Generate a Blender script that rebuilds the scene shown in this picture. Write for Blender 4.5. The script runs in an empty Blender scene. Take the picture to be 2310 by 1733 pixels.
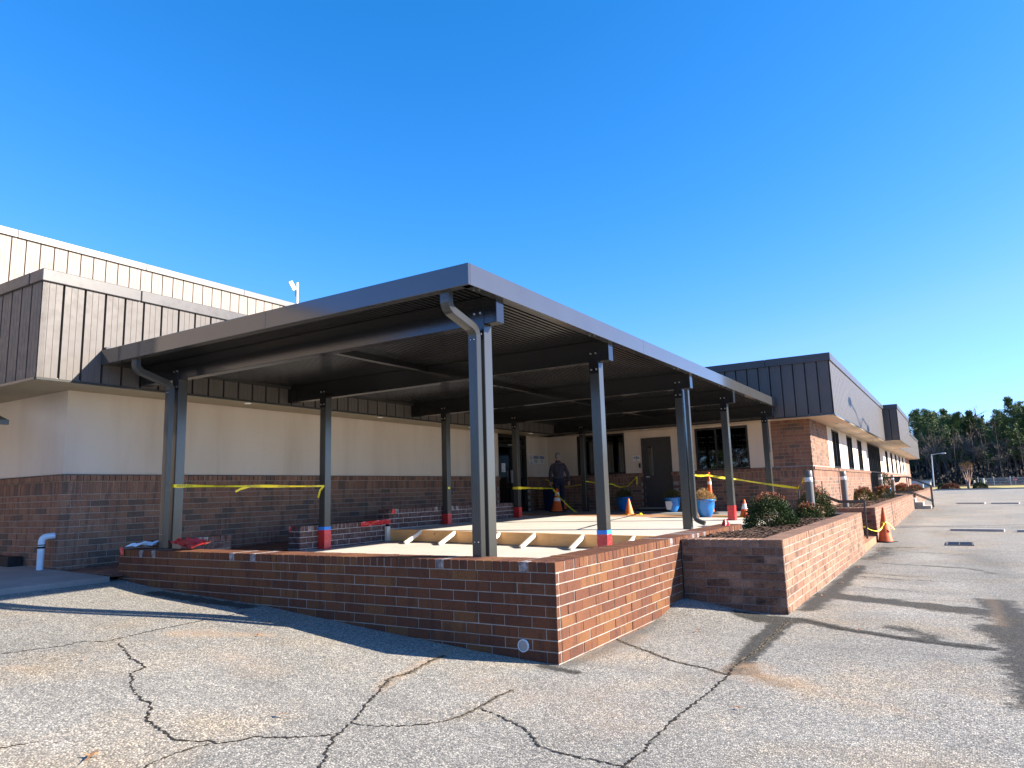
import bpy, math, random
import numpy as np
from mathutils import Vector, Matrix
R = math.radians
SC = bpy.context.scene
COL = SC.collection
# ------------------------------------------------------------------ camera
CAM = Vector((3.2503, -5.9240, 0.6548))
cam = bpy.data.cameras.new('camera'); cob = bpy.data.objects.new('camera', cam); COL.objects.link(cob)
cam.sensor_width = 36; cam.lens = 24.7847; cam.clip_start = .05; cam.clip_end = 3000
cob.matrix_world = Matrix([[0.847454, 0.105627, 0.520255, 3.25021], [0.530029, -0.11323, -0.840386, -5.924093], [-0.029859, 0.987938, -0.151943, 0.654594], [0.0, 0.0, 0.0, 1.0]])
SC.camera = cob
# ------------------------------------------------------------------ light
SUN = Vector((1.0, .42, .54)).normalized()          # towards the sun
elev = math.asin(SUN.z); azi = math.atan2(SUN.x, SUN.y)
w = bpy.data.worlds.new('World'); SC.world = w; w.use_nodes = True
wn = w.node_tree.nodes; wl = w.node_tree.links
sky = wn.new('ShaderNodeTexSky'); sky.sky_type = 'NISHITA'; sky.sun_disc = False
sky.sun_elevation = elev; sky.sun_rotation = azi; sky.altitude = 200; sky.air_density = 1.0; sky.dust_density = .25; sky.ozone_density = 3.0
sp_ = wn.new('ShaderNodeSeparateColor'); cb_ = wn.new('ShaderNodeCombineColor')      # the whole sky graded deeper blue, as clear winter air
def wmath(op, a, b):
    x = wn.new('ShaderNodeMath'); x.operation = op
    for i, v in enumerate((a, b)):
        if isinstance(v, (int, float)): x.inputs[i].default_value = v
        else: wl.new(v, x.inputs[i])
    return x.outputs[0]
wl.new(sky.outputs[0], sp_.inputs[0]); rr_ = sp_.outputs[0]
wl.new(wmath('MINIMUM', wmath('MULTIPLY', wmath('POWER', rr_, 2.2), .256), wmath('MULTIPLY', rr_, .64)), cb_.inputs[0]); wl.new(wmath('MULTIPLY', sp_.outputs[1], .90), cb_.inputs[1]); wl.new(wmath('MULTIPLY', sp_.outputs[2], 1.46), cb_.inputs[2])
wl.new(cb_.outputs[0], wn['Background'].inputs['Color'])
wn['Background'].inputs['Strength'].default_value = .076
sl = bpy.data.lights.new('sun', 'SUN'); sl.energy = 5.0; sl.angle = R(.53); sl.color = (1, .905, .78)
so = bpy.data.objects.new('sun', sl); COL.objects.link(so); so.rotation_euler = SUN.to_track_quat('Z', 'Y').to_euler()
SC.view_settings.view_transform = 'Standard'; SC.view_settings.look = 'None'; SC.view_settings.exposure = 1.6; SC.view_settings.gamma = 1
SC.view_settings.use_curve_mapping = False
SC.render.engine = 'CYCLES'
try:
    SC.cycles.use_denoising = True; SC.cycles.max_bounces = 8; SC.cycles.transparent_max_bounces = 16
except Exception: pass
rnd = random.Random(7)
nrng = np.random.default_rng(5)

# ------------------------------------------------------------------ helpers
class MB:
    def __init__(s): s.v = []; s.f = []; s.sm = []
    def add(s, vs, fs, smooth=False):
        n = len(s.v); s.v += [tuple(v) for v in vs]; s.f += [tuple(i+n for i in f) for f in fs]; s.sm += [smooth]*len(fs); return s
    def box(s, x0, x1, y0, y1, z0, z1, c=0.0):
        if c <= 0:
            vs = [(x, y, z) for z in (z0, z1) for y in (y0, y1) for x in (x0, x1)]
            return s.add(vs, [(0,2,3,1),(4,5,7,6),(0,1,5,4),(1,3,7,5),(3,2,6,7),(2,0,4,6)])
        # chamfered box
        P = []
        def ring(z, dx):
            return [(x0+a, y0+b, z) for a, b in ()]
        vs = []; idx = {}
        def V(ix, iy, iz, ax):
            p = [(x0, x1)[ix], (y0, y1)[iy], (z0, z1)[iz]]
            sg = [(1, -1)[ix], (1, -1)[iy], (1, -1)[iz]]
            for k in range(3):
                if k != ax: p[k] += sg[k]*c
            key = (ix, iy, iz, ax)
            if key not in idx: idx[key] = len(vs); vs.append(tuple(p))
            return idx[key]
        fs = []
        for ax in range(3):
            o = [k for k in range(3) if k != ax]
            for side in (0, 1):
                q = []
                for a, b in ((0,0),(1,0),(1,1),(0,1)):
                    i = [0,0,0]; i[ax] = side; i[o[0]] = a; i[o[1]] = b; q.append(V(i[0], i[1], i[2], ax))
                fs.append(tuple(q))
        for ax in range(3):                       # edges parallel to ax
            o = [k for k in range(3) if k != ax]
            for a in (0, 1):
                for b in (0, 1):
                    i = [0,0,0]; i[o[0]] = a; i[o[1]] = b
                    j = list(i); j[ax] = 1
                    fs.append((V(*i, o[0]), V(*j, o[0]), V(*j, o[1]), V(*i, o[1])))
        for ix in (0,1):
            for iy in (0,1):
                for iz in (0,1): fs.append((V(ix,iy,iz,0), V(ix,iy,iz,1), V(ix,iy,iz,2)))
        return s.add(vs, fs)
    def prism(s, pts, axis_vec):
        n = len(pts); a = Vector(axis_vec)
        vs = [Vector(p) for p in pts] + [Vector(p)+a for p in pts]
        return s.add(vs, [tuple(range(n))[::-1], tuple(range(n, 2*n))] + [(i, (i+1) % n, n+(i+1) % n, n+i) for i in range(n)])
    def bar(s, a, b, w, h, up=(0,0,1)):
        a = Vector(a); b = Vector(b); d = (b-a).normalized(); u = Vector(up)
        r = d.cross(u)
        if r.length < 1e-4: r = d.cross(Vector((1,0,0)))
        r.normalize(); u = r.cross(d)
        q = [a+r*x*w/2+u*y*h/2 for x, y in ((-1,-1),(1,-1),(1,1),(-1,1))]
        return s.prism(q, b-a)
    def tube(s, pts, rad, n=8, cap=True, sm=True):
        pts = [Vector(p) for p in pts]; rad = rad if isinstance(rad, (list, tuple)) else [rad]*len(pts)
        vs = []; ref = None
        for i, p in enumerate(pts):
            d = (pts[min(i+1, len(pts)-1)]-pts[max(i-1, 0)]).normalized()
            if ref is None: ref = d.orthogonal().normalized()
            ref = (ref-d*ref.dot(d)); ref = ref.normalized() if ref.length > 1e-5 else d.orthogonal().normalized()
            b = d.cross(ref)
            vs += [p+(ref*math.cos(2*math.pi*k/n)+b*math.sin(2*math.pi*k/n))*rad[i] for k in range(n)]
        fs = [(i*n+k, i*n+(k+1) % n, (i+1)*n+(k+1) % n, (i+1)*n+k) for i in range(len(pts)-1) for k in range(n)]
        s.add(vs, fs, sm)
        if cap: s.add(vs[:n], [tuple(range(n))[::-1]]); s.add(vs[-n:], [tuple(range(n))])
        return s
    def lathe(s, prof, n=24, c=(0,0,0), sm=True):
        vs = []
        for r_, z in prof: vs += [(c[0]+r_*math.cos(2*math.pi*k/n), c[1]+r_*math.sin(2*math.pi*k/n), c[2]+z) for k in range(n)]
        fs = [(i*n+k, i*n+(k+1) % n, (i+1)*n+(k+1) % n, (i+1)*n+k) for i in range(len(prof)-1) for k in range(n)]
        return s.add(vs, fs, sm)
    def mesh(s, name, m):
        me = bpy.data.meshes.new(name); me.from_pydata(s.v, [], s.f)
        if any(s.sm): me.polygons.foreach_set('use_smooth', s.sm)
        if m: me.materials.append(m)
        me.update(); return me
    def build(s, name, m, parent=None, loc=None):
        return link(s.mesh(name, m), name, parent, loc)
def link(me, name, parent=None, loc=None):
    o = bpy.data.objects.new(name, me); COL.objects.link(o)
    if parent is not None:
        o.parent = parent
        if loc is None: o.location = tuple(-wloc(parent))
        else: o.location = loc
    elif loc is not None: o.location = loc
    return o
def wloc(o):
    v = Vector((0,0,0))
    while o is not None: v = v + Vector(o.location); o = o.parent
    return v
def thing(name, label, cat, loc=(0,0,0), rz=0, group=None):
    o = bpy.data.objects.new(name, None); COL.objects.link(o); o.location = loc; o.rotation_euler = (0,0,rz); o.empty_display_size = .2
    return tag(o, label, cat, group)
def tag(o, label, cat, group=None):
    o['label'] = label; o['category'] = cat
    if group: o['group'] = group
    return o
def struct(o): o['kind'] = 'structure'; return o
def stuff(o): o['kind'] = 'stuff'; return o
def kids(o): return [c for c in bpy.data.objects if c.parent is o]
def dup(root, loc, rz, label, group=None, scale=None, tree=None):
    def rec(o, par):
        c = o.copy(); COL.objects.link(c); c.parent = par
        for ch in kids(o): rec(ch, c)
        return c
    r_ = rec(root, None); r_.location = loc; r_.rotation_euler = (0,0,rz)
    if scale: r_.scale = scale
    r_['label'] = label
    if group: r_['group'] = group
    return r_

# ------------------------------------------------------------------ materials
class NT:
    def __init__(s, name):
        s.m = bpy.data.materials.new(name); s.m.use_nodes = True; s.t = s.m.node_tree; s.b = s.t.nodes['Principled BSDF']; s.out = s.t.nodes['Material Output']
    def n(s, typ, **k):
        x = s.t.nodes.new('ShaderNode'+typ)
        for a, v in k.items():
            if a in x.inputs: s.put(x.inputs[a], v)
            else: setattr(x, a, v)
        return x
    def put(s, sock, v):
        if isinstance(v, bpy.types.NodeSocket): s.t.links.new(v, sock)
        elif isinstance(v, tuple) and len(v) == 3 and sock.type == 'RGBA': sock.default_value = (*v, 1)
        else: sock.default_value = v
    def pos(s, scale=(1,1,1)):
        g = s.n('NewGeometry'); mp = s.n('Mapping'); s.put(mp.inputs['Vector'], g.outputs['Position']); mp.inputs['Scale'].default_value = scale; return mp.outputs[0]
    def obj(s, scale=(1,1,1)):
        g = s.n('TexCoord'); mp = s.n('Mapping'); s.put(mp.inputs['Vector'], g.outputs['Object']); mp.inputs['Scale'].default_value = scale; return mp.outputs[0]
    def noise(s, vec, scale, detail=3, rough=.55):
        x = s.n('TexNoise'); s.put(x.inputs['Vector'], vec); x.inputs['Scale'].default_value = scale; x.inputs['Detail'].default_value = detail; x.inputs['Roughness'].default_value = rough; return x.outputs['Fac']
    def ramp(s, fac, stops, const=False):
        x = s.n('ValToRGB'); s.put(x.inputs['Fac'], fac); e = x.color_ramp.elements
        if const: x.color_ramp.interpolation = 'CONSTANT'
        while len(e) < len(stops): e.new(.5)
        for i, (p, c) in enumerate(stops):
            e[i].position = p; e[i].color = (*c, 1) if isinstance(c, tuple) else (c, c, c, 1)
        return x.outputs['Color']
    def mix(s, fac, a, b, typ='MIX'):
        x = s.n('Mix', data_type='RGBA', blend_type=typ); s.put(x.inputs[0], fac); s.put(x.inputs[6], a); s.put(x.inputs[7], b); return x.outputs[2]
    def math(s, op, a, b=0.0, clamp=False):
        x = s.n('Math', operation=op, use_clamp=clamp); s.put(x.inputs[0], a); s.put(x.inputs[1], b); return x.outputs[0]
    def bump(s, h, strength=.5, dist=.01):
        x = s.n('Bump'); s.put(x.inputs['Height'], h); x.inputs['Strength'].default_value = strength; x.inputs['Distance'].default_value = dist
        s.t.links.new(x.outputs[0], s.b.inputs['Normal']); return x
    def done(s, col=None, rough=.6, metal=0, spec=.5):
        if col is not None: s.put(s.b.inputs['Base Color'], col)
        s.put(s.b.inputs['Roughness'], rough); s.b.inputs['Metallic'].default_value = metal; s.b.inputs['Specular IOR Level'].default_value = spec
        return s.m
def simple(name, col, rough=.6, metal=0, spec=.5, var=.12, sc=6, bump=0, bsc=60):
    t = NT(name); f = t.noise(t.pos(), sc, 4)
    a = tuple(min(1, c*(1-var)) for c in col); b = tuple(min(1, c*(1+var)) for c in col)
    c = t.ramp(f, [(.3, a), (.7, b)])
    if bump: t.bump(t.noise(t.pos(), bsc, 3), bump, .004)
    return t.done(c, rough, metal, spec)
def brick_mat(name, cols, blotch, blotch_amt=.5, grain=90, stain=0, white=0, rough=.85, bump=.6):
    t = NT(name)
    oi = t.n('ObjectInfo'); g = t.n('NewGeometry')
    r_ = t.math('FRACT', t.math('ADD', oi.outputs['Random'], t.math('MULTIPLY', g.outputs['Random Per Island'], 7.31)))
    n = len(cols); c = t.ramp(r_, [(i/n, cols[i]) for i in range(n)], True)
    bl = t.ramp(t.noise(t.pos((7, 7, 1.2)), 1.5, 2), [(.52, 0.0), (.62, 1.0)])
    c = t.mix(t.math('MULTIPLY', bl, blotch_amt), c, blotch)
    gr = t.noise(t.pos(), grain, 5, .7)
    c = t.mix(t.ramp(gr, [(.35, 1.0), (.55, 0.0)]), c, t.mix(.55, c, (.02, .012, .01)))
    c = t.mix(t.math('MULTIPLY', t.ramp(gr, [(.6, 0.0), (.75, 1.0)]), .35), c, (.6, .45, .33))
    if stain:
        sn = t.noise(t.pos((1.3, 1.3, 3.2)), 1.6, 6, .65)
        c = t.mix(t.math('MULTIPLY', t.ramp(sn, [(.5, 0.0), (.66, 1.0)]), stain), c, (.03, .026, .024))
    if white:
        wn_ = t.noise(t.pos(), 14, 5, .7)
        c = t.mix(t.math('MULTIPLY', t.ramp(wn_, [(.45, 0.0), (.62, 1.0)]), white), c, (.62, .60, .57))
    t.bump(t.noise(t.pos(), 55, 6, .75), bump, .006)
    return t.done(c, rough, 0, .25)
def mortar(name, col): return simple(name, col, .95, 0, .1, .18, 9, .5, 120)
M = {}
M['newbrick'] = brick_mat('brown_brick', [(.145,.052,.024),(.165,.062,.026),(.115,.043,.023),(.19,.080,.030),(.150,.056,.026),(.13,.047,.024),(.165,.064,.029)], (.06,.028,.02), .45, 120, .12, .0)
M['newbrick_dark'] = brick_mat('dark_brown_brick', [(.10,.05,.04),(.12,.06,.05),(.085,.045,.04)], (.05,.03,.03), .5, 120, 0, .10)
M['smear'] = brick_mat('mortar_smeared_brick', [(.17,.14,.14),(.2,.16,.15),(.14,.12,.12)], (.1,.08,.08), .4, 90, 0, .5)
M['smear_lt'] = brick_mat('mortar_hazed_brick', [(.27,.14,.1),(.3,.17,.12)], (.2,.1,.08), .3, 90, 0, .5)
M['oldbrick'] = brick_mat('weathered_orange_brick', [(.28,.15,.088),(.31,.17,.10),(.25,.13,.078),(.29,.16,.098),(.33,.19,.118)], (.27,.15,.10), .22, 60, .55, .05, .9, .9)
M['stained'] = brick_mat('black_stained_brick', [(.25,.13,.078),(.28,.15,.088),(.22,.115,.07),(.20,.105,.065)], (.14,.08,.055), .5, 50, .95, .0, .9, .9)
M['bldbrick'] = brick_mat('tan_red_building_brick', [(.32,.17,.105),(.35,.185,.115),(.29,.15,.095),(.33,.185,.12),(.27,.14,.09),(.32,.16,.105),(.17,.115,.085)], (.13,.085,.065), .6, 80)
M['mortar'] = mortar('mortar', (.37,.33,.28)); M['mortar_n'] = mortar('grey_mortar', (.30,.27,.235)); M['mortar_w'] = mortar('pale_mortar', (.50,.47,.43)); M['mortar_d'] = mortar('dirty_mortar', (.20,.17,.15))
def far_brick():
    t = NT('far_brick'); b = t.n('TexBrick'); g = t.n('NewGeometry'); sp = t.n('SeparateXYZ'); cb = t.n('CombineXYZ')
    t.put(sp.inputs[0], g.outputs['Position']); t.put(cb.inputs[0], t.math('ADD', sp.outputs[0], sp.outputs[1])); t.put(cb.inputs[1], sp.outputs[2])
    t.put(b.inputs['Vector'], cb.outputs[0]); b.inputs['Scale'].default_value = 1; b.inputs['Brick Width'].default_value = .305; b.inputs['Row Height'].default_value = .1016
    b.inputs['Mortar Size'].default_value = .005; t.put(b.inputs['Color1'], (.34,.18,.12)); t.put(b.inputs['Color2'], (.28,.14,.10)); t.put(b.inputs['Mortar'], (.42,.38,.33))
    return t.done(b.outputs['Color'], .9, 0, .2)
M['farbrick'] = far_brick()
def bronze(name, col, rough=.3, var=.08, spec=.5, speck=.12):
    t = NT(name); f = t.noise(t.pos(), 2.2, 5)
    c = t.ramp(f, [(.3, tuple(x*(1-var) for x in col)), (.7, tuple(x*(1+var) for x in col))])
    sp = t.ramp(t.noise(t.pos(), 40, 2), [(.70, 0.0), (.74, 1.0)]); c = t.mix(t.math('MULTIPLY', sp, speck), c, (.4,.38,.35))
    t.bump(t.noise(t.pos((1,1,.6)), 2.5, 2), .04 if speck else .012, .02)
    rr = t.ramp(t.noise(t.pos(), 9, 3), [(.3, rough*.85), (.7, rough*1.2)]) if speck else rough
    return t.done(c, rr, 0, spec)
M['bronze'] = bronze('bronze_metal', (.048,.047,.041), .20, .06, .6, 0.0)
M['beam'] = bronze('shade_darkened_bronze', (.014,.014,.014), .16, .08, .7, 0.0); M['cfascia'] = bronze('canopy_fascia_metal', (.052,.052,.051), .10, .05, 1.0, 0.0)  # beam: the posts' bronze paint with canopy shade darkened into its colour
M['fascia'] = bronze('bronze_fascia_metal', (.108,.095,.084), .45, .06, .25)
M['coping'] = bronze('bronze_coping', (.075,.070,.068), .35, .08, .3)
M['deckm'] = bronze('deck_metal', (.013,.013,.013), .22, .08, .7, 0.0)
M['tanpanel'] = bronze('tan_metal_panel', (.29,.235,.185), .55, .05, .3)
M['greycoping'] = bronze('grey_coping', (.17,.155,.14), .35)
def stucco():
    t = NT('cream_stucco'); f = t.noise(t.pos((1,1,.35)), .9, 4)
    c = t.ramp(f, [(.3, (.64,.54,.43)), (.7, (.72,.63,.52))]); st_ = t.noise(t.pos((2.2,2.2,.25)), 1.0, 5, .6); c = t.mix(t.ramp(st_, [(.50, 0.0), (.72, .32)]), c, (.46,.36,.26)); st2 = t.noise(t.pos(), 2.2, 6, .7); c = t.mix(t.ramp(st2, [(.58, 0.0), (.8, .25)]), c, (.48,.42,.35)); t.bump(t.noise(t.pos(), 70, 5, .8), .55, .006)
    sp = t.noise(t.pos(), 160, 2); c = t.mix(t.ramp(sp, [(.62, 0.0), (.72, .35)]), c, (.4,.33,.26))
    return t.done(c, .95, 0, .15)
M['stucco'] = stucco()
M['soffit'] = simple('tan_soffit', (.40,.33,.22), .5, 0, .3, .06, 2)
M['soffit_b'] = simple('peach_soffit', (.62,.50,.36), .55, 0, .3, .06, 2)
def concrete(name, a, b, rough=.85):
    t = NT(name); f = t.noise(t.pos(), 1.1, 7, .65); c = t.ramp(f, [(.3, a), (.7, b)])
    g = t.noise(t.pos(), 160, 3, .7); c = t.mix(t.ramp(g, [(.6, 0.0), (.8, .4)]), c, tuple(x*.5 for x in a)); t.bump(t.noise(t.pos(), 60, 6, .7), .25, .004)
    return t.done(c, rough, 0, .3)
M['newconc'] = concrete('new_concrete', (.46,.42,.36), (.56,.51,.44))
M['oldconc'] = concrete('old_concrete', (.20,.20,.19), (.31,.30,.28)); M['stepconc'] = concrete('step_concrete', (.33,.29,.23), (.45,.40,.33))
M['terra'] = concrete('terracotta_paving', (.30,.15,.08), (.42,.23,.13)); M['terra_dark'] = brick_mat('paver_brick', [(.2,.1,.07),(.24,.12,.08),(.17,.08,.06)], (.1,.06,.05), .4)
def asphalt():
    t = NT('aggregate_asphalt'); p = t.pos()
    v = t.n('TexVoronoi', feature='F1'); t.put(v.inputs['Vector'], p); v.inputs['Scale'].default_value = 78
    v2 = t.n('TexVoronoi', feature='F1'); t.put(v2.inputs['Vector'], p); v2.inputs['Scale'].default_value = 47
    sp = t.n('SeparateColor'); t.put(sp.inputs[0], v.outputs['Color'])
    c = t.ramp(sp.outputs[0], [(0, (.15,.144,.128)), (.22, (.22,.21,.183)), (.5, (.285,.270,.230)), (.78, (.375,.35,.295)), (.93, (.53,.485,.40))])
    c = t.mix(t.ramp(v.outputs['Distance'], [(.38, 0.0), (.8, .7)]), c, (.07,.067,.06))
    big = t.noise(p, .45, 6, .6); c = t.mix(.8, c, t.mix(1, c, t.ramp(big, [(.3, .80), (.7, 1.2)]), 'MULTIPLY'))
    warm = t.noise(p, .8, 5, .6); c = t.mix(t.math('MULTIPLY', t.ramp(warm, [(.48, 0.0), (.70, 1.0)]), .6), c, t.mix(1, c, (1.22,1.02,.78), 'MULTIPLY'))
    sk = t.noise(t.pos((.35,2.6,1)), 1.3, 6, .65); c = t.mix(t.ramp(sk, [(.52, 0.0), (.75, .45)]), c, (.13,.127,.118)); s3 = t.noise(p, 5.0, 6, .7); c = t.mix(t.ramp(s3, [(.62, 0.0), (.8, .35)]), c, (.12,.115,.11))
    at = t.n('Attribute', attribute_name='stain'); sa = t.n('SeparateColor'); t.put(sa.inputs[0], at.outputs['Color'])
    edge = t.noise(p, 7, 5, .65); fine_ = t.noise(t.pos((1,2.2,1)), 14, 6, .7); mk_ = t.math('ADD', sa.outputs[0], t.math('MULTIPLY', t.math('SUBTRACT', t.math('ADD', t.math('MULTIPLY', edge, .5), t.math('MULTIPLY', fine_, .5)), .5), 1.7)); mask = t.math('MULTIPLY', t.ramp(mk_, [(.30, 0.0), (.62, 1.0)]), .92)
    c = t.mix(mask, c, t.mix(1, c, (.17,.17,.165), 'MULTIPLY'))
    tan = t.math('MULTIPLY', sa.outputs[1], t.ramp(edge, [(.35, .4), (.6, 1.0)])); c = t.mix(tan, c, t.mix(.55, c, (.42,.27,.15)))
    dk = t.math('MULTIPLY', sa.outputs[2], 1.0); c = t.mix(dk, c, t.mix(.6, c, (.05,.05,.045)))
    h = t.math('ADD', t.math('MULTIPLY', v.outputs['Distance'], -1.0), t.math('MULTIPLY', t.noise(p, 30, 5, .7), .8)); t.bump(h, .55, .006)
    return t.done(c, .88, 0, .2)
M['asphalt'] = asphalt()
M['crack'] = simple('crack_filled_with_dirt', (.035,.03,.025), .95, 0, .1, .5, 40, .8, 90)
M['sediment'] = simple('dark_silt', (.16,.13,.09), .95, 0, .1, .4, 30, .8, 120)
M['paint'] = simple('white_road_paint', (.75,.74,.70), .7, 0, .3, .15, 25)
M['conc_stop'] = simple('pale_concrete_stop', (.42,.41,.38), .8, 0, .3, .1, 15, .3)
def wood(name, a, b):
    t = NT(name); n1 = t.noise(t.pos((1.2, 8, 16)), 2.2, 5, .6); c = t.ramp(n1, [(.25, a), (.5, b), (.75, a)])
    kn = t.noise(t.pos((2.2, 4, 5)), 2.4, 2); c = t.mix(t.ramp(kn, [(.70, 0.0), (.76, .9)]), c, (.12,.055,.02)); t.bump(n1, .2, .003)
    return t.done(c, .7, 0, .3)
M['wood'] = wood('pine_board', (.74,.36,.12), (.84,.47,.18)); M['woodpale'] = wood('pale_pine', (.68,.62,.48), (.78,.72,.60))
M['red'] = simple('red_plastic_film', (.62,.035,.03), .3, 0, .6, .2, 20, .9, 40); M['blue'] = simple('blue_masking_tape', (.04,.25,.75), .55, 0, .4, .08, 10, .4, 40)
M['orange'] = simple('orange_plastic', (.85,.13,.02), .5, 0, .4, .08, 8); M['orange_old'] = simple('faded_orange_plastic', (.62,.12,.035), .6, 0, .3, .25, 9, .2)
M['orange_pale'] = simple('light_orange_plastic', (.9,.24,.05), .5, 0, .4, .06, 8); M['black_r'] = simple('black_rubber', (.02,.02,.02), .8, 0, .3, .2, 20)
M['reflect'] = simple('white_reflective_band', (.82,.82,.80), .35, 0, .5, .06, 10); M['yellow'] = simple('yellow_tape', (.85,.68,.02), .4, 0, .5, .06, 10, .4, 30)
M['ink'] = simple('black_print', (.012,.012,.012), .6, 0, .3, .1); M['white'] = simple('white_paper', (.75,.75,.73), .6, 0, .4, .04); M['signblue'] = simple('blue_sign_print', (.015,.06,.22), .5, 0, .4, .05)
M['pvc'] = simple('white_pvc', (.62,.72,.78), .35, 0, .5, .05); M['black'] = simple('black_metal', (.015,.015,.016), .45, 0, .5, .2)
M['darkdoor'] = bronze('dark_painted_door', (.045,.043,.042), .45, .05); M['frame'] = bronze('dark_window_frame', (.018,.017,.016), .35, .05)
M['glaze'] = simple('blue_glaze', (.02,.18,.50), .12, 0, .6, .15, 3); M['bolt'] = simple('zinc_bolt', (.6,.6,.58), .35, .8, .5, .05)
M['rail'] = bronze('bronze_handrail', (.06,.056,.05), .35); M['bollard'] = bronze('bronze_bollard', (.13,.125,.115), .4); M['lens'] = simple('frosted_white_lens', (.72,.74,.75), .3, 0, .5, .04)
_l = NT('lit_lamp_lens'); _l.b.inputs['Emission Color'].default_value = (1,.93,.8,1); _l.b.inputs['Emission Strength'].default_value = .08; M['litlens'] = _l.done((.8,.8,.78), .4)
M['skin'] = simple('skin', (.45,.26,.19), .55, 0, .4, .08, 12); M['shirt'] = simple('dark_grey_shirt', (.055,.050,.065), .85, 0, .2, .25, 12, .6, 14); M['jeans'] = simple('dark_navy_jeans', (.018,.025,.045), .85, 0, .2, .25, 14, .5, 20)
M['hair'] = simple('grey_hair', (.27,.25,.23), .7, 0, .3, .3, 60, .5, 90); M['galv'] = simple('galvanised_steel', (.42,.44,.46), .45, .4, .5, .08); M['palepaint'] = simple('pale_yellow_post', (.60,.56,.36), .6, 0, .3, .1)
def glass():
    t = NT('dark_window_glass'); fr = t.n('Fresnel'); fr.inputs[0].default_value = 1.5
    gl = t.n('BsdfGlossy'); gl.inputs['Roughness'].default_value = .02; t.put(gl.inputs['Color'], (.85,.9,.95)); tr = t.n('BsdfTransparent'); t.put(tr.inputs['Color'], (.30,.32,.33))
    mx = t.n('MixShader'); t.put(mx.inputs[0], t.math('ADD', t.math('MULTIPLY', fr.outputs[0], 1.3), .03, True)); t.t.links.new(tr.outputs[0], mx.inputs[1]); t.t.links.new(gl.outputs[0], mx.inputs[2]); t.t.links.new(mx.outputs[0], t.out.inputs['Surface'])
    return t.m
M['glass'] = glass(); M['interior'] = simple('dark_interior', (.03,.028,.026), .9, 0, .1, .3); M['blind'] = simple('vertical_blind', (.22,.21,.19), .8, 0, .2, .1)
def leaf(name, a, b, c, rough=.45, trans=0):
    t = NT(name); g = t.n('NewGeometry'); col = t.ramp(g.outputs['Random Per Island'], [(0, a), (.5, b), (1, c)])
    return t.done(col, rough, 0, .2)
M['leaf'] = leaf('dark_green_leaf', (.012,.026,.008), (.035,.062,.015), (.10,.13,.035)); M['leafred'] = leaf('red_new_leaf', (.24,.045,.03), (.30,.09,.045), (.12,.10,.03))
M['leaforange'] = leaf('rust_leaf', (.32,.10,.03), (.22,.13,.04), (.10,.10,.03)); M['dryflower'] = leaf('dry_tan_flower', (.42,.27,.10), (.55,.33,.14), (.33,.24,.09)); M['darkflower'] = leaf('dark_mum_leaf', (.02,.03,.012), (.05,.055,.02), (.22,.19,.05))
M['needle'] = leaf('pine_needles', (.03,.06,.022), (.075,.125,.04), (.16,.20,.07), .6); M['bark'] = simple('grey_bark', (.11,.09,.075), .9, 0, .2, .3, 8); M['palebark'] = simple('pale_grey_bark', (.15,.125,.105), .9, 0, .2, .3, 8); M['myrtle'] = simple('crape_myrtle_bark', (.42,.26,.17), .8, 0, .3, .3, 3)
M['mulch'] = leaf('mulch_chips', (.035,.022,.015), (.075,.045,.03), (.19,.12,.08), .9); M['soil'] = simple('dark_mulch', (.045,.03,.022), .95, 0, .1, .5, 25, .9, 40); M['grass'] = simple('dormant_grass', (.40,.33,.13), .95, 0, .1, .3, 2, .5, 30); M['hedge'] = leaf('hedge_leaf', (.02,.035,.015), (.04,.06,.02), (.06,.085,.03)); M['under'] = leaf('woodland_twigs', (.012,.014,.012), (.028,.026,.022), (.06,.045,.035), .9)
M['dryleaf'] = leaf('fallen_leaf', (.35,.17,.07), (.42,.22,.10), (.28,.13,.06), .8)

# ------------------------------------------------------------------ ground
def gz(x, y):
    a = np.interp(-np.asarray(x, float), [-1,0,.43,.9,1.9,2.9,4,6.1,7.3,9], [-.95,-.93,-.905,-.877,-.79,-.71,-.625,-.52,-.42,-.38])
    b = np.interp(y, [12,35,60,90], [0,.18,.35,.35])*np.clip(1+(np.asarray(x, float)+1)/3, 0, 1)
    return a+b+.13*np.exp(-((np.asarray(x)+.1)**2+(np.asarray(y)-3.4)**2)/.5)
def axis(a, b, step, far, n):
    core = np.arange(a, b+step/2, step); k = np.linspace(0, 1, n+1)[1:]
    return np.concatenate([(a-(far*k**3.2))[::-1], core, b+(far*k**3.2)])
gx = axis(-8.4, 6.4, .05, 900, 40); gy = axis(-6.6, 14.0, .05, 900, 60)
X, Y = np.meshgrid(gx, gy); Z = gz(X, Y)
Zn = np.zeros_like(Z)
for (fx, fy, ph, am) in ((.9,.5,1,.006),(.4,1.1,2,.006),(2.3,1.7,.3,.002),(3.9,4.3,1.1,.001)): Zn += am*np.sin(fx*X+fy*Y+ph)*np.cos(fy*X-fx*Y)
Z = Z+Zn*np.exp(-(((X)/12)**2+((Y-3)/18)**2))
nx, ny = len(gx), len(gy)
vv = np.stack([X.ravel(), Y.ravel(), Z.ravel()], 1)
ii = np.arange((ny-1)*(nx-1)); r0 = ii//(nx-1); c0 = ii % (nx-1); a0 = r0*nx+c0
ff = np.stack([a0, a0+1, a0+nx+1, a0+nx], 1)
me = bpy.data.meshes.new('parking_lot'); me.vertices.add(len(vv)); me.vertices.foreach_set('co', vv.ravel().astype(np.float32))
me.loops.add(len(ff)*4); me.loops.foreach_set('vertex_index', ff.ravel().astype(np.int32)); me.polygons.add(len(ff)); me.polygons.foreach_set('loop_start', (np.arange(len(ff))*4).astype(np.int32))
me.polygons.foreach_set('loop_total', np.full(len(ff), 4, np.int32)); me.update(calc_edges=True); me.polygons.foreach_set('use_smooth', np.ones(len(ff), bool))
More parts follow.
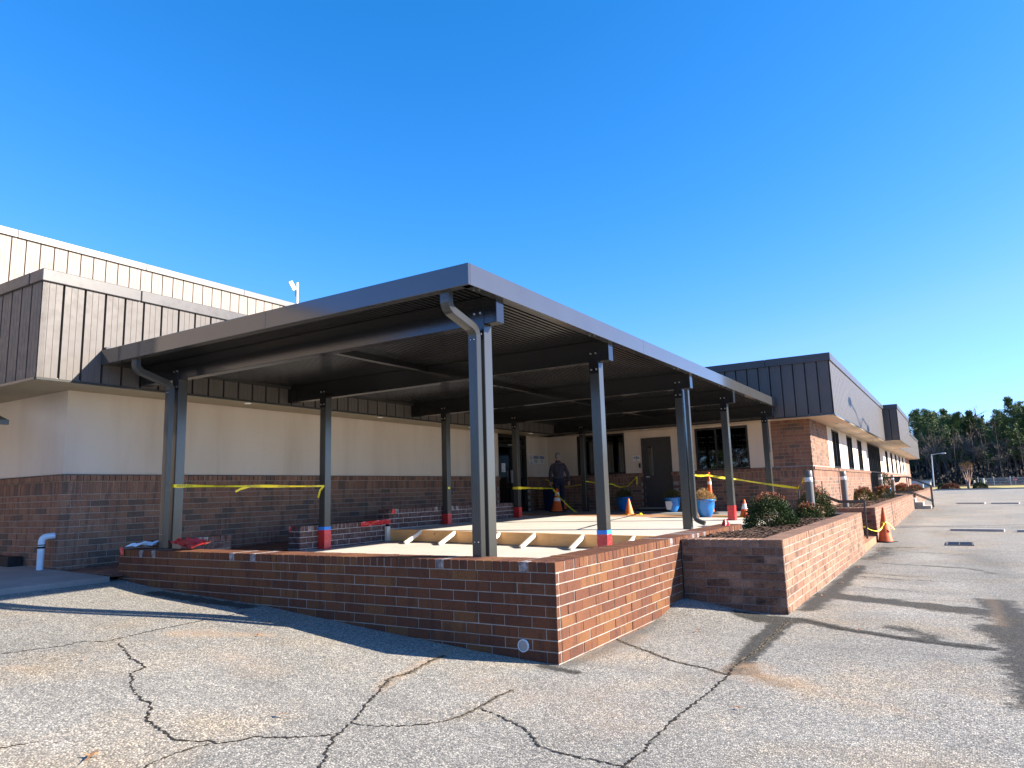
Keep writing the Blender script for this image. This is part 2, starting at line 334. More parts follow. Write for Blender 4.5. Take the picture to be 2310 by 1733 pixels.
def segdist(P, pts):
    d = np.full(len(P), 1e9)
    for a, b in zip(pts[:-1], pts[1:]):
        a = np.array(a); b = np.array(b); ab = b-a; t = np.clip(((P-a)@ab)/max(ab@ab, 1e-9), 0, 1); d = np.minimum(d, np.hypot(*(P-a-t[:, None]*ab).T))
    return d
P2 = vv[:, :2]; wob = (.35*np.sin(P2[:, 0]*5.1+P2[:, 1]*3.3)+.35*np.sin(P2[:, 0]*11.3-P2[:, 1]*7.7)+.2*np.sin(P2[:, 0]*23+P2[:, 1]*19))
near = (np.abs(P2[:, 0]) < 12) & (P2[:, 1] < 40) & (P2[:, 1] > -10)
col = np.zeros((len(vv), 4), np.float32); col[:, 3] = 1
STAINS = [(0,.26,1.0,[(1.55,5.5),(1.9,5.2),(2.4,4.95),(3.0,4.8),(3.5,4.65)]),(0,.12,1.0,[(1.45,3.3),(2.0,2.9),(2.6,2.62),(3.35,2.42)]),(0,.45,.9,[(3.7,4.4),(3.85,3),(3.9,1)]),(0,.22,.9,[(.8,3.3),(1.1,3.1),(1.35,3.1)]),(0,.14,.9,[(1.33,3.2),(1.3,2.2),(1.36,1.5)]),(1,.22,1.0,[(1.5,.75),(1.65,.5),(1.9,.38)]),(0,.18,.6,[(1.5,.7),(1.6,.5)]),(0,.20,.75,[(1.45,4.0),(1.5,6.5),(1.5,9.5)]),(0,.32,.9,[(1.7,5.35),(2.4,4.95),(3.3,4.6)]),(0,.35,.8,[(3.45,3.6),(3.75,2.2),(3.8,.2)]),(2,.5,.55,[(1.5,9.2),(1.8,12),(1.7,15)]),(0,.10,.5,[(1.5,7.9),(2.3,7.55),(3.1,7.5)]),(0,.09,.5,[(1.6,6.6),(2.6,6.2)]),(0,.16,.5,[(2.6,9.9),(3.3,9.4),(3.6,8.8)]),(2,.6,.4,[(3.3,13),(3.6,9),(3.7,5)]),(0,.18,.5,[(1.9,13.8),(2.5,13.7)]),(0,.3,.5,[(1.8,24),(3.0,24.3)]),(2,.8,.35,[(2,28),(2.2,38)]),(0,.14,.7,[(1.2,3.3),(1.6,3.25),(2.1,2.85)]), # channel, width, strength, points   (0 damp dark, 1 tan silt, 2 old dark wear)
 (0,.24,.85,[(1.25,5.45),(2.03,5.0),(2.4,4.9),(2.9,4.75),(3.35,4.6)]),(0,.15,.55,[(1.9,10.1),(2.5,9.8),(3.24,9.45)]),
 (0,.10,.8,[(1.5,3.25),(2.06,2.85),(2.9,2.5),(3.3,2.42)]),(0,.22,.6,[(2.5,3.2),(2.85,2.8)]),(0,.13,.85,[(1.37,3.3),(1.39,2.0),(1.4,1.0),(1.43,.5)]),
 (0,.25,.7,[(.95,3.2),(1.25,3.25)]),(0,.16,.55,[(1.5,.55),(1.9,.28)]),(1,.22,.75,[(1.45,.5),(1.7,.45),(1.95,.32)]),(1,.08,.3,[(1.95,.3),(2.9,-.1)]),
 (0,.30,.75,[(3.5,5.6),(3.62,3.8),(3.6,2.5),(3.62,1.6),(3.6,.5)]),(1,.08,.45,[(3.45,6.0),(3.5,5),(3.48,3.8)]),
 (2,.35,.6,[(3.3,12.4),(3.55,10.8),(3.75,9.4),(3.78,8.3)]),(2,.28,.7,[(1.42,4.2),(1.45,8),(1.5,12)]),(0,.35,.55,[(1.5,11.0),(1.7,12.3),(1.6,13.6)]),
 (2,.16,.9,[(0.03,-.1),(.08,.5),(.06,1.3),(.02,2.4)]),(0,.09,.8,[(-.1,-.1),(.25,-.14)]),(1,.16,.6,[(.1,.4),(.12,1.6)]),
 (1,.18,.75,[(-3.6,-1.45),(-3.35,-1.22)]),(1,.12,.6,[(-3.2,-1.1),(-2.9,-.9)]),(1,.08,.5,[(-3.56,-2.94),(-3.4,-2.87)]),(1,.25,.35,[(-2.6,-1.6),(-2.0,-1.7)]),
 (1,.45,.3,[(.6,-.6),(1.0,-1.1)]),(1,.3,.35,[(-.3,-.8),(.2,-1.0)]),(2,.4,.45,[(2.2,20),(2.9,18)]),(2,.5,.4,[(1.5,16.5),(1.6,34)]),(0,.3,.4,[(1.6,28),(3.2,29)]),
 (0,.2,.8,[(-6.0,-.2),(-5.1,-.2),(-4.2,-.15)]),(1,.07,.9,[(-1.1,-.25),(-1.0,-.9),(-.97,-1.2),(-.85,-1.45)]),(2,.25,.4,[(1.7,7.6),(2.6,7.2)]),(2,.25,.35,[(2.0,6.3),(3.0,6.1)]),(2,.12,.5,[(1.6,8.4),(2.5,8.0)]),
]
for ch, wd, st, pts in STAINS:
    d = segdist(P2[near], pts)
    val = np.clip(1.25-(d/wd)*(1+.35*wob[near]), 0, 1)*st
    cur = col[near, ch]; col[near, ch] = np.maximum(cur, val)
ca = me.color_attributes.new('stain', 'FLOAT_COLOR', 'POINT'); ca.data.foreach_set('color', col.ravel())
me.materials.append(M['asphalt'])
lot = struct(link(me, 'parking_lot'))
def gzz(x, y): return float(gz(x, y))
def ribbon(name, pts, wd, mat, parent, lift=.004, jag=.013, sub=.022, vary=.75):
    pts = [Vector((*p, 0)) for p in pts]; P = []
    for a, b in zip(pts[:-1], pts[1:]):
        n = max(1, int((b-a).length/sub)); P += [a.lerp(b, i/n) for i in range(n)]
    P.append(pts[-1]); mb = MB(); vs = []
    for i, p in enumerate(P):
        d = (P[min(i+1, len(P)-1)]-P[max(i-1, 0)]).normalized(); nn = Vector((-d.y, d.x, 0)); q = p+nn*rnd.uniform(-jag, jag); w_ = wd*rnd.uniform(1-vary, 1+vary)/2*(.3 if i in (0, len(P)-1) else 1)
        for s_ in (-1, 1):
            r_ = q+nn*s_*w_; vs.append((r_.x, r_.y, 0))
    i0 = np.array(vs); zz = gz(i0[:, 0], i0[:, 1])
    zn = np.zeros(len(i0))
    for (fx, fy, ph, am) in ((.9,.5,1,.006),(.4,1.1,2,.006),(2.3,1.7,.3,.002),(3.9,4.3,1.1,.001)): zn += am*np.sin(fx*i0[:, 0]+fy*i0[:, 1]+ph)*np.cos(fy*i0[:, 0]-fx*i0[:, 1])
    zz = zz+zn*np.exp(-((i0[:, 0]/12)**2+((i0[:, 1]-3)/18)**2))+lift
    mb.add([(a[0], a[1], z_) for a, z_ in zip(vs, zz)], [(2*i, 2*i+1, 2*i+3, 2*i+2) for i in range(len(P)-1)])
    return mb.build(name, mat, parent)
CR = {
 'c1': ([(-3.66,-2.0),(-3.42,-2.08),(-3.08,-2.21),(-2.75,-2.26),(-2.69,-2.43),(-2.3,-2.64),(-2.02,-2.73),(-1.9,-2.73),(-1.65,-2.92),(-1.46,-2.96),(-1.18,-3.0),(-1.09,-2.95),(-1.0,-2.87),(-.93,-2.87),(-.87,-2.78),(-.83,-2.65),(-.65,-2.55),(-.45,-2.35)],.014),
 'c2': ([(-1.06,-.32),(-1.04,-.57),(-.96,-.97),(-.99,-1.18),(-.87,-1.4),(-.72,-1.73),(-.53,-2.07),(-.41,-2.37),(-.26,-2.58),(-.12,-2.76),(-.02,-2.88),(.2,-3.2)],.015),
 'c3': ([(-.51,-2.12),(-.35,-2.08),(-.14,-1.93),(.01,-1.72),(.05,-1.58),(.05,-1.36),(.02,-1.1),(.03,-.85)],.012),
 'c4': ([(.07,-1.37),(.32,-1.46),(.52,-1.55),(.68,-1.65),(.81,-1.8),(1.07,-1.84),(1.24,-1.84),(1.39,-1.84),(1.47,-1.84)],.014),
 'c5': ([(1.44,-2.3),(1.41,-1.82),(1.44,-1.56),(1.41,-1.45),(1.4,-1.09),(1.4,-.62),(1.42,-.37),(1.42,.39),(1.39,.63),(1.39,1.09),(1.42,1.51),(1.39,2.02),(1.39,2.6),(1.38,3.3)],.015),
 'c6': ([(-.04,1.34),(.22,1.12),(.48,.94),(.79,.7),(.99,.62),(1.17,.57),(1.41,.41)],.015),
 'c7': ([(-4.06,-2.82),(-3.98,-2.61),(-3.91,-2.38),(-3.95,-2.21),(-3.79,-2.03),(-3.87,-1.55),(-3.9,-.99),(-3.91,-.35)],.013),
 'c8': ([(-1.9,-3.9),(-1.82,-3.6),(-1.78,-3.46)],.010), 'c9': ([(-.95,-3.4),(-1.0,-3.16),(-1.0,-3.02),(-.96,-2.9)],.010),
 'c10': ([(1.4,3.35),(1.75,3.11),(2.06,2.82),(2.47,2.67),(2.87,2.49),(3.37,2.4)],.013), 'c11': ([(1.83,12.99),(2.17,12.7),(2.65,12.46),(3.25,12.16)],.02), 'c12': ([(1.4,8.47),(1.8,8.21),(2.41,7.97)],.015),
 'dark_line': ([(1.37,21.67),(2.58,21.27),(3.38,21.13),(4.02,21.22),(6.5,21.6)],.03), }  # last entry: thin dark line across the lot, out from the second planter
for k, (pts, wd) in CR.items(): ribbon('crack', pts, wd, M['crack'], lot)
for pts, wd in ((CR['c2'][0][:5], .05), (CR['c6'][0], .035), (CR['c5'][0][8:], .04), (CR['c3'][0][3:], .03)): ribbon('silt', pts, wd, M['sediment'], lot, .003, .01)
for a, b, wd in (((2.94,19.6),(4.27,19.35),.30),((4.57,19.2),(5.9,18.95),.30),((3.13,41.52),(4.43,40.9),.35),((4.72,40.7),(5.92,40.2),.35)):
    z_ = gzz(a[0], a[1]); bb = MB(); n = 12
    d = Vector((b[0]-a[0], b[1]-a[1], 0)); L_ = d.length; d.normalize()
    q = MB(); q.bar((a[0], a[1], z_+.03), (b[0], b[1], z_+.03), .15, .07)
    o = q.build('parking_stop', M['conc_stop'])
    tag(o, {2.94:'white concrete wheel stop just beyond the storm drain grate',4.57:'white concrete wheel stop cut by the right edge of the photo',3.13:'farther white wheel stop, nearer the concrete steps',4.72:'farther white wheel stop at the right edge of the lot'}[a[0]], 'wheel stop', 'wheel stops on the parking lot')
leafs = [(-1.31,-3.46,.07),(.63,2.09,.04),(-.99,-2.32,.05),(1.74,-.49,.04),(2.18,2.8,.03),(-2.9,-1.0,.03),(-3.3,-2.5,.03)]
for _ in range(40):
    leafs.append((rnd.choice([1.4, 1.42, 1.5])+abs(rnd.gauss(0, .12)), rnd.uniform(4, 34), .03))
for _ in range(30): leafs.append((rnd.gauss(1.9, .35), rnd.gauss(33.5, 1.0), .05))
mb = MB()
for x, y, s_ in leafs:
    a = rnd.uniform(0, 6.3); z_ = gzz(x, y)+.02; pts = []
    for k in range(8):
        r_ = s_*(1 if k % 2 == 0 else .45)*rnd.uniform(.6, 1.2)*(1.5 if k in (0, 4) else .7); pts.append((x+r_*math.cos(a+k*.785), y+r_*math.sin(a+k*.785), z_+rnd.uniform(-.006, .012)))
    mb.add(pts, [tuple(range(8))])
stuff(tag(mb.build('fallen_leaves', M['dryleaf']), 'scattered brown fallen leaves on the asphalt', 'leaves'))

# ------------------------------------------------------------------ bricks
class Bricks:
    cache = {}
    def __init__(s): s.L = []
    def face(s, org, ang, length, ztop, zbot, mat, half=0, skip=None, course=.1016, bl=.3048, dep=.06, first=None, low=None, clip_end=True):
        """running bond, from ztop down; org = xy of face start, ang = direction"""
        k = 0; z = ztop
        ca_, sa_ = math.cos(ang), math.sin(ang)
        while z-course > zbot-.001 or z > zbot+.03:
            h = min(course, z-zbot); u = -(bl/2 if (k+half) % 2 else 0)
            while u < length-.005:
                a = max(u, 0); b = min(u+bl, length)
                if b-a > .03:
                    m_ = (a+b)/2; wx = org[0]+ca_*m_; wy = org[1]+sa_*m_
                    if not (skip and skip(m_, z-h/2)) and not (low is not None and z < low(wx, wy)-.02):
                        s.L.append((org[0]+ca_*a, org[1]+sa_*a, z-h, ang, b-a, dep, h, mat() if callable(mat) else mat))
                u += bl
            z -= course; k += 1
    def row(s, org, ang, length, z0, h, w_, dep, mat, off=0, start=0):
        n = round(length/w_); w2 = length/n; ca_, sa_ = math.cos(ang), math.sin(ang)
        for i in range(n):
            a = i*w2; s.L.append((org[0]+ca_*a-sa_*off, org[1]+sa_*a+ca_*off, z0, ang, w2, dep, h, mat() if callable(mat) else mat))
    def finish(s, parent, limit=290, joint=.010, name='brick', ch=.003):
        L = sorted(s.L, key=lambda b: (Vector(b[:3])-CAM).length); ro = wloc(parent); rest = {}
        for i, (x, y, z, ang, w_, d_, h, mat) in enumerate(L):
            if i < limit:
                key = (round(w_, 3), round(d_, 3), round(h, 3), mat.name, joint)
                if key not in Bricks.cache:
                    q = MB(); q.box(joint/2, w_-joint/2, 0, d_, joint/2, h-joint/2, ch); Bricks.cache[key] = q.mesh('brick', mat)
                o = bpy.data.objects.new(name, Bricks.cache[key]); COL.objects.link(o); o.parent = parent; jz = rnd.uniform(-.004, .003)
                o.location = Vector((x-jz*math.sin(ang), y+jz*math.cos(ang), z))-ro; o.rotation_euler = (rnd.uniform(-.006,.006), rnd.uniform(-.006,.006), ang+rnd.uniform(-.006,.006))
            else:
                q = rest.setdefault(mat.name, (MB(), mat))[0]; c_, s_ = math.cos(ang), math.sin(ang); jj = rnd.uniform(-.0025, .0025)
                vs = []
                for zz in (joint/2, h-joint/2):
                    for yy in (jj, d_):
                        for xx in (joint/2, w_-joint/2): vs.append((x+c_*xx-s_*yy, y+s_*xx+c_*yy, z+zz))
                q.add(vs, [(0,2,3,1),(4,5,7,6),(0,1,5,4),(1,3,7,5),(3,2,6,7),(2,0,4,6)])
        for q, mat in rest.values(): stuff(q.build(name, mat, parent))
H = math.pi/2; C_ = .1016
# front patio wall -------------------------------------------------
pw = thing('patio_wall', 'low dark brown brick wall round the patio corner, nearest the camera', 'brick wall', (0,0,-.93))
def capm():
    return M['smear'] if rnd.random() < .09 else M['newbrick']
def bodym():
    return M['newbrick']
B = Bricks(); T = .385
B.row((-7.29, 0), 0, 7.29-.1016, -C_, C_, C_, T, capm)
B.row((-.1016, 0), 0, .1016, -C_, C_, C_, .0963, capm)
B.row((0, 0), H, .0963*4, -C_, C_, .0963, .1016, capm) if False else None
for k in range(1, 4): B.L.append((-.385, .0963*k, -C_, 0, .385, .0963, C_, capm()))
B.row((0, .385), H, 6.4, -C_, C_, C_, T, capm)
B.face((-7.29, 0), 0, 7.29, -C_, -1.10, bodym, 0, low=lambda x, y: gzz(x, y))
B.face((0, .062), H, 3.5, -C_, -1.10, bodym, 0, low=lambda x, y: gzz(x, y)-.1)
B.face((-7.29, T), -H, T, -C_, -.75, M['newbrick_dark'], 1)
# return at the left end, stepping up behind the first post
B.row((-6.95, .385), H, 1.27, .005, C_, C_, .30, lambda: M['smear'] if rnd.random() < .5 else M['newbrick_dark'])
B.face((-6.95, .385), H, 1.27, 0.0, -.45, M['newbrick_dark'], 1)
B.finish(pw, 290)
q = MB(); q.box(-7.284, -.006, .006, T-.006, -1.2, -.008); q.box(-T+.006, -.006, T-.006, 6.77, -1.2, -.008); q.box(-7.24, -6.957, T, 1.64, -.9, .0)
q.build('mortar_core', M['mortar_n'], pw)
q = MB(); q.lathe([(.058,0),(.058,.036),(.051,.038),(.051,-.05)], 20, (0,0,0)); me_ = q.mesh('drain_pipe', M['pvc']); me_.transform(Matrix.Rotation(-H, 4, 'X')@Matrix.Identity(4)); me_.transform(Matrix.Rotation(math.pi, 4, 'Z'))
o = link(me_, 'drain_pipe', pw, Vector((-.375, .02, -.775))-wloc(pw))
q = MB(); q.lathe([(0,0),(.05,0)], 16); me_ = q.mesh('pipe_hole', M['oldconc']); me_.transform(Matrix.Rotation(H, 4, 'X')); link(me_, 'pipe_mouth', pw, Vector((-.375, -.012, -.775))-wloc(pw))
# short walls left of the slab
def shortwall(y0, y1, ztop, zbot, label, red):
    t = thing('ramp_wall', label, 'brick wall', (-6.97, y0, zbot)); b = Bricks(); L_ = y1-y0
    sm = lambda: M['smear'] if rnd.random() < .12 else M['newbrick_dark']
    b.row((-6.82, y0), H, L_, ztop-C_, C_, C_, .31, sm); b.face((-6.82, y0), H, L_, ztop-C_, zbot, M['newbrick_dark'], 0, dep=.08); b.face((-7.13, y0), 0, .31, ztop-C_, zbot, M['newbrick_dark'], 1, dep=.08)
    b.finish(t, 290); q = MB(); q.box(-7.124, -6.826, y0+.006, y1-.006, zbot-.3, ztop-.008); q.build('mortar_core', M['mortar_w'], t)
    return t
shortwall(2.98, 5.24, .17, -.27, 'near short brick wall with red film draped on its far end, by the second left post', 1)
shortwall(5.34, 10.33, .39, -.03, 'far short dark brick wall on the upper slab, ending near the glass door', 1)
def film(name, pts, wd, mat, label, cat, drop=.0):
    q = MB(); vs = []; n = len(pts)
    for i, p in enumerate(pts):
        for k in range(5):
            vs.append((p[0]+wd[0]*(k/4-.5)+rnd.uniform(-.012, .012), p[1]+wd[1]*(k/4-.5)+rnd.uniform(-.012, .012), p[2]+wd[2]*(k/4-.5)+rnd.uniform(0, .018 if wd[1] < .15 else .07)))
    q.add(vs, [(i*5+k, i*5+k+1, (i+1)*5+k+1, (i+1)*5+k) for i in range(n-1) for k in range(4)])
    return tag(q.build(name, mat), label, cat)
def lin(a, b, n): return [tuple(a[k]+(b[k]-a[k])*i/(n-1) for k in range(3)) for i in range(n)]
film('red_film', lin((-6.80,4.5,.11),(-6.80,5.36,.13),12), (0,0,.09), M['red'], 'strip of red film along the cap of the near short wall', 'plastic film')
film('red_film', lin((-6.805,5.40,.33),(-6.805,5.52,.33),3), (0,0,.10), M['red'], 'small red film patch on the near end of the far short wall', 'plastic film')
film('red_film', lin((-7.0,2.965,.18),(-7.08,2.965,.06),4), (.06,0,.02), M['red'], 'red film scrap hanging on the near end of the near short wall', 'plastic film')
film('red_film', lin((-7.22,-.015,.02),(-7.16,-.02,-.09),4), (.10,0,.0), M['red'], 'red film folded over the left end of the front wall cap', 'plastic film')
film('red_film', lin((-7.18,.12,.02),(-6.8,.3,.05),8), (0,.2,.02), M['pvc'], 'pale crumpled plastic sheet lying on the left end of the front wall', 'plastic film')
film('red_film', lin((-6.5,.42,.08),(-5.75,.30,.02),14), (.05,.24,.05), M['red'], 'red film crumpled on the wall cap beside the left front post', 'plastic film')
q = MB(); n_ = 9; vs_ = []
for k_ in range(5):
    for i_ in range(n_): a_ = 6.283*i_/n_; rr_2 = .13*(1-k_/4.6)+rnd.uniform(-.012, .012); vs_.append((-.12+rr_2*math.cos(a_)*1.1, 6.2+rr_2*math.sin(a_), -.125+.055*k_+rnd.uniform(-.008, .008)))
q.add(vs_, [(k_*n_+i_, k_*n_+(i_+1) % n_, (k_+1)*n_+(i_+1) % n_, (k_+1)*n_+i_) for k_ in range(4) for i_ in range(n_)]+[tuple(range(4*n_, 5*n_))]); tag(q.build('plastic_scrap', M['red']), 'small red plastic scrap standing like a tent on the planter mulch', 'plastic film')

# ------------------------------------------------------------------ slabs
def zu(x, y): return -.03-.0175*(x+6.6)+.004*(y-5.3)
def slab(name, x0, x1, y0, y1, fz, th, mat, n=1, parent=None):
    q = MB(); P = [(x0,y0),(x1,y0),(x1,y1),(x0,y1)]; q.add([(x, y, fz(x, y)) for x, y in P]+[(x, y, fz(x, y)-th) for x, y in P], [(0,1,2,3),(7,6,5,4),(0,4,5,1),(1,5,6,2),(2,6,7,3),(3,7,4,0)])
    return q.build(name, mat, parent)
def zl(x, y): return -.255-.0163*(x+6.8)+.006*(y-5.3)
us = struct(slab('upper_patio_slab', -8.67, -.39, 15.0, 15.59, lambda x, y: zu(x, y)-.01, .25, M['oldconc']))
for a, b in ((5.34,6.095),(6.105,8.645),(8.655,11.30)): slab('slab_section', -6.81, -.39, a, b, zu, .3, M['newconc'], parent=us)
slab('slab_section', -8.67, -6.81, 10.4, 11.3, lambda x, y: zu(x, y)-.004, .3, M['newconc'], parent=us)
struct(slab('brick_paving_strip', -8.67, -.39, 11.31, 12.6, zu, .25, M['terra'])); struct(slab('covered_walk', -8.67, -.39, 12.61, 14.99, lambda x, y: zu(x, y)-.003, .25, M['oldconc']))
ls = struct(slab('lower_patio_slab', -6.93, -.39, .39, 5.30, zl, .3, M['newconc']))
q = MB(); q.add([(-8.67,-.19,-.34),(-7.14,-.19,-.34),(-7.14,10.4,-.03),(-8.67,10.4,-.0)], [(0,1,2,3)]); ramp = struct(q.build('brick_ramp', M['mortar_d']))
pv = Bricks(); mbp = MB()
for j in range(52):
    for i in range(7):
        x = -8.66+i*.2175+(.1 if j % 2 else 0); y = -.16+j*.203
        if x+.2 > -7.13: continue
        z_ = -.332+(y+.18)*.0300; mbp.box(x, x+.205, y, y+.19, z_-.04, z_+.006)
stuff(mbp.build('paver', M['terra_dark'], ramp))
struct(slab('concrete_walk', -16, -7.14, -7.5, -.20, lambda x, y: -.36-(x+7.14)*.03, .4, M['oldconc']))
# wooden form ------------------------------------------------------
fm = thing('wooden_formwork', 'new pine boards braced on edge along the step of the patio slab', 'formwork', (-3.9, 5.31, -.3))
for a, b, yy in ((-6.76,-4.2,0),(-4.19,-2.98,.004),(-2.97,-.42,-.02)):
    q = MB(); zt = lambda x: zu(x, 5.3)+.006
    q.prism([(a,5.29+yy,zl(a,5.3)+.012),(b,5.29+yy,zl(b,5.3)+.012),(b,5.29+yy,zt(b)),(a,5.29+yy,zt(a))], (0,.038,0)); q.build('board', M['wood'], fm)
for x in (-5.92,-5.08,-4.05,-3.29,-2.32,-1.38):
    q = MB(); q.bar((x, 5.27, zu(x,5.3)-.02), (x-.02, 4.80, zl(x,4.8)+.015), .038, .07, up=(0,0,1)); q.build('brace', M['woodpale'], fm)
q = MB(); q.box(-6.80, -6.73, 5.18, 5.28, -.25, .04, .003); q.build('end_post', M['woodpale'], fm)

# ------------------------------------------------------------------ planters
def planter(y0, y1, label, bf=True, nb=(0,), jointy=None, z1=-.03):
    t = thing('brick_planter', label, 'planter', (.66, y0, -.95)); b = Bricks(); x1 = 1.323; top = z1
    mat = M['oldbrick']
    b.row((x1, y0), H, y1-y0, top-C_, C_, C_, .30, mat); b.row((.012, y0), 0, x1-.012-.30, top-C_, C_, C_, .30, mat) if bf else None
    b.row((x1-.30, y0), 0, .298, top-C_, C_, .0995, .09, mat)
    b.face((x1, y0+.062), H, y1-y0-.062, top-C_, -1.12, mat, 0, low=lambda x, y: gzz(x, y)-.05)
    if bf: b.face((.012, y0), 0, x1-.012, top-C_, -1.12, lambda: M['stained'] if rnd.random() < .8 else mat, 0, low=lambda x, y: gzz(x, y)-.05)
    b.finish(t, 290, ch=.006)
    q = MB(); q.box(.012, x1-.012, y0+.006, y0+.29, -1.3, top-.01); q.box(x1-.29, x1-.3+.012, y0+.29, y1, -1.3, top-.01); q.box(.012, x1-.29, y1-.29, y1, -1.3, top-.01)
    q.build('mortar_core', M['mortar_d'], t)
    q = MB(); q.box(x1-.27, x1-.006, y0+.045, y1, -1.3, top-.012); q.build('mortar_core', M['mortar_n'], t)
    if jointy:
        q = MB(); q.box(x1-.004, x1+.004, jointy-.012, jointy+.012, -1.0, top+.002); q.build('expansion_joint', M['black_r'], t)
    return t
planter(3.519, 12.2, 'long weathered brick planter with the largest shrub, nearest the camera')
planter(15.40, 34.9, 'second brick planter behind the leaning orange cone, ending at concrete steps', jointy=21.9)
planter(37.3, 68.5, 'farthest brick planter beyond the concrete steps', z1=-.03)
def bed(x0, x1, y0, y1, z, n, name='mulch_bed'):
    q = MB(); nx_, ny_ = max(2, int((x1-x0)/.08)), max(2, int((y1-y0)/.08)) if y1-y0 < 10 else int((y1-y0)/.4)
    vs = [(x0+(x1-x0)*i/nx_, y0+(y1-y0)*j/ny_, z+rnd.uniform(-.012, .012)+.03*math.sin(j*.11)) for j in range(ny_+1) for i in range(nx_+1)]
    q.add(vs, [(j*(nx_+1)+i, j*(nx_+1)+i+1, (j+1)*(nx_+1)+i+1, (j+1)*(nx_+1)+i) for j in range(ny_) for i in range(nx_)]); s_ = struct(q.build(name, M['soil']))
    q = MB()
    for _ in range(n):
        x = rnd.uniform(x0, x1); y = y0+(y1-y0)*rnd.random()**1.5; a = rnd.uniform(0, 6.3); l_ = rnd.uniform(.015, .045); w_ = rnd.uniform(.005, .013); t_ = rnd.uniform(-.5, .5); zc = z+.018+.03*math.sin((y-y0)/(y1-y0)*ny_*.11)+rnd.uniform(0, .02)
        dx, dy = math.cos(a)*l_, math.sin(a)*l_; ex, ey = -math.sin(a)*w_, math.cos(a)*w_; dz = t_*l_*.5
        q.add([(x-dx-ex, y-dy-ey, zc-dz), (x+dx-ex, y+dy-ey, zc+dz), (x+dx+ex, y+dy+ey, zc+dz+.004), (x-dx+ex, y-dy+ey, zc-dz+.004)], [(0,1,2,3)])
    stuff(tag(q.build('mulch_chips', M['mulch']), 'loose brown mulch chips in the '+('nearest' if y0 < 5 else 'second' if y0 < 20 else 'farthest')+' planter', 'mulch')); return s_
bed(.0, 1.03, 3.81, 11.95, -.12, 9000); bed(-.13, 1.03, 15.7, 34.7, -.10, 6000); bed(-.13, 1.03, 37.5, 68.2, -.10, 1500)
# steps between the first two planters, rising from the lot to the patio
st = thing('entry_steps', 'terracotta steps between the two nearest planters, below the yellow tape', 'steps', (.6, 13.8, -.95))
for k in range(5):
    q = MB(); q.box(-.38, 1.30-.30*k, 12.21, 15.38, -1.1 if k == 0 else -.93+.165*k, -.93+.165*(k+1), .006); q.build('tread', M['terra'], st)
s2 = thing('concrete_steps', 'grey concrete steps with double handrails beside the far planter', 'steps', (1.5, 36.0, -.76))
for k, (xr, zt) in enumerate(((2.03,-.62),(1.70,-.44),(1.37,-.25),(1.06,-.07))):
    q = MB(); q.box(-.13 if k == 3 else -.1, xr, 35.2, 37.1, -1.1 if k == 0 else (-.62,-.62,-.44,-.25)[k]-.001+.002, zt, .006); q.build('tread', M['stepconc'], s2)
# ------------------------------------------------------------------ metal panels
def panel_mesh(w_, h, m, groove=.035, dep=.075, fine=(.09,.18), fd=.004):
    q = MB(); pr = [(0,0)]
    for f in fine: pr += [(f-.004,0),(f,fd),(f+.004,0)]
    pr += [(w_-groove,0),(w_-groove,dep),(w_,dep),(w_,0)]
    vs = [(x, y, 0) for x, y in pr]+[(x, y, h) for x, y in pr]; n = len(pr)
    q.add(vs, [(i, i+1, n+i+1, n+i) for i in range(n-1)]); return q.mesh('fascia_panel', m)
def panels(parent, org, ang, length, z0, z1, m, name='fascia_panel', limit=290, width=.3048, **k):
    n = max(1, int(length/width+.5)); wd = length/n; me_ = panel_mesh(wd, z1-z0, m, **k); ro = wloc(parent); ca_, sa_ = math.cos(ang), math.sin(ang)
    for i in range(n):
        o = bpy.data.objects.new(name, me_); COL.objects.link(o); o.parent = parent; o.location = Vector((org[0]+ca_*i*wd, org[1]+sa_*i*wd, z0))-ro; o.rotation_euler = (0,0,ang)
def soffit_panels(parent, x0, x1, y0, y1, z, m, along='y', n=None, limit=200):
    """grooved soffit boards; boards run across the overhang and repeat along the wall"""
    L_ = (y1-y0) if along == 'y' else (x1-x0); D_ = (x1-x0) if along == 'y' else (y1-y0); k = max(1, round(L_/.3048)); wd = L_/k
    q = MB(); pr = [(0,0),(.095,0),(.10,.012),(.105,0),(.195,0),(.20,.012),(.205,0),(wd-.006,0),(wd-.003,.012),(wd,0)]
    if along == 'y': vs = [(0, a, b) for a, b in pr]+[(D_, a, b) for a, b in pr]
    else: vs = [(a, 0, b) for a, b in pr]+[(a, D_, b) for a, b in pr]
    nn = len(pr); q.add(vs, [(i, i+1, nn+i+1, nn+i) for i in range(nn-1)]); me_ = q.mesh('soffit_panel', m); ro = wloc(parent)
    for i in range(k):
        o = bpy.data.objects.new('soffit_panel', me_); COL.objects.link(o); o.parent = parent
        o.location = Vector((x0, y0+i*wd, z) if along == 'y' else (x0+i*wd, y0, z))-ro
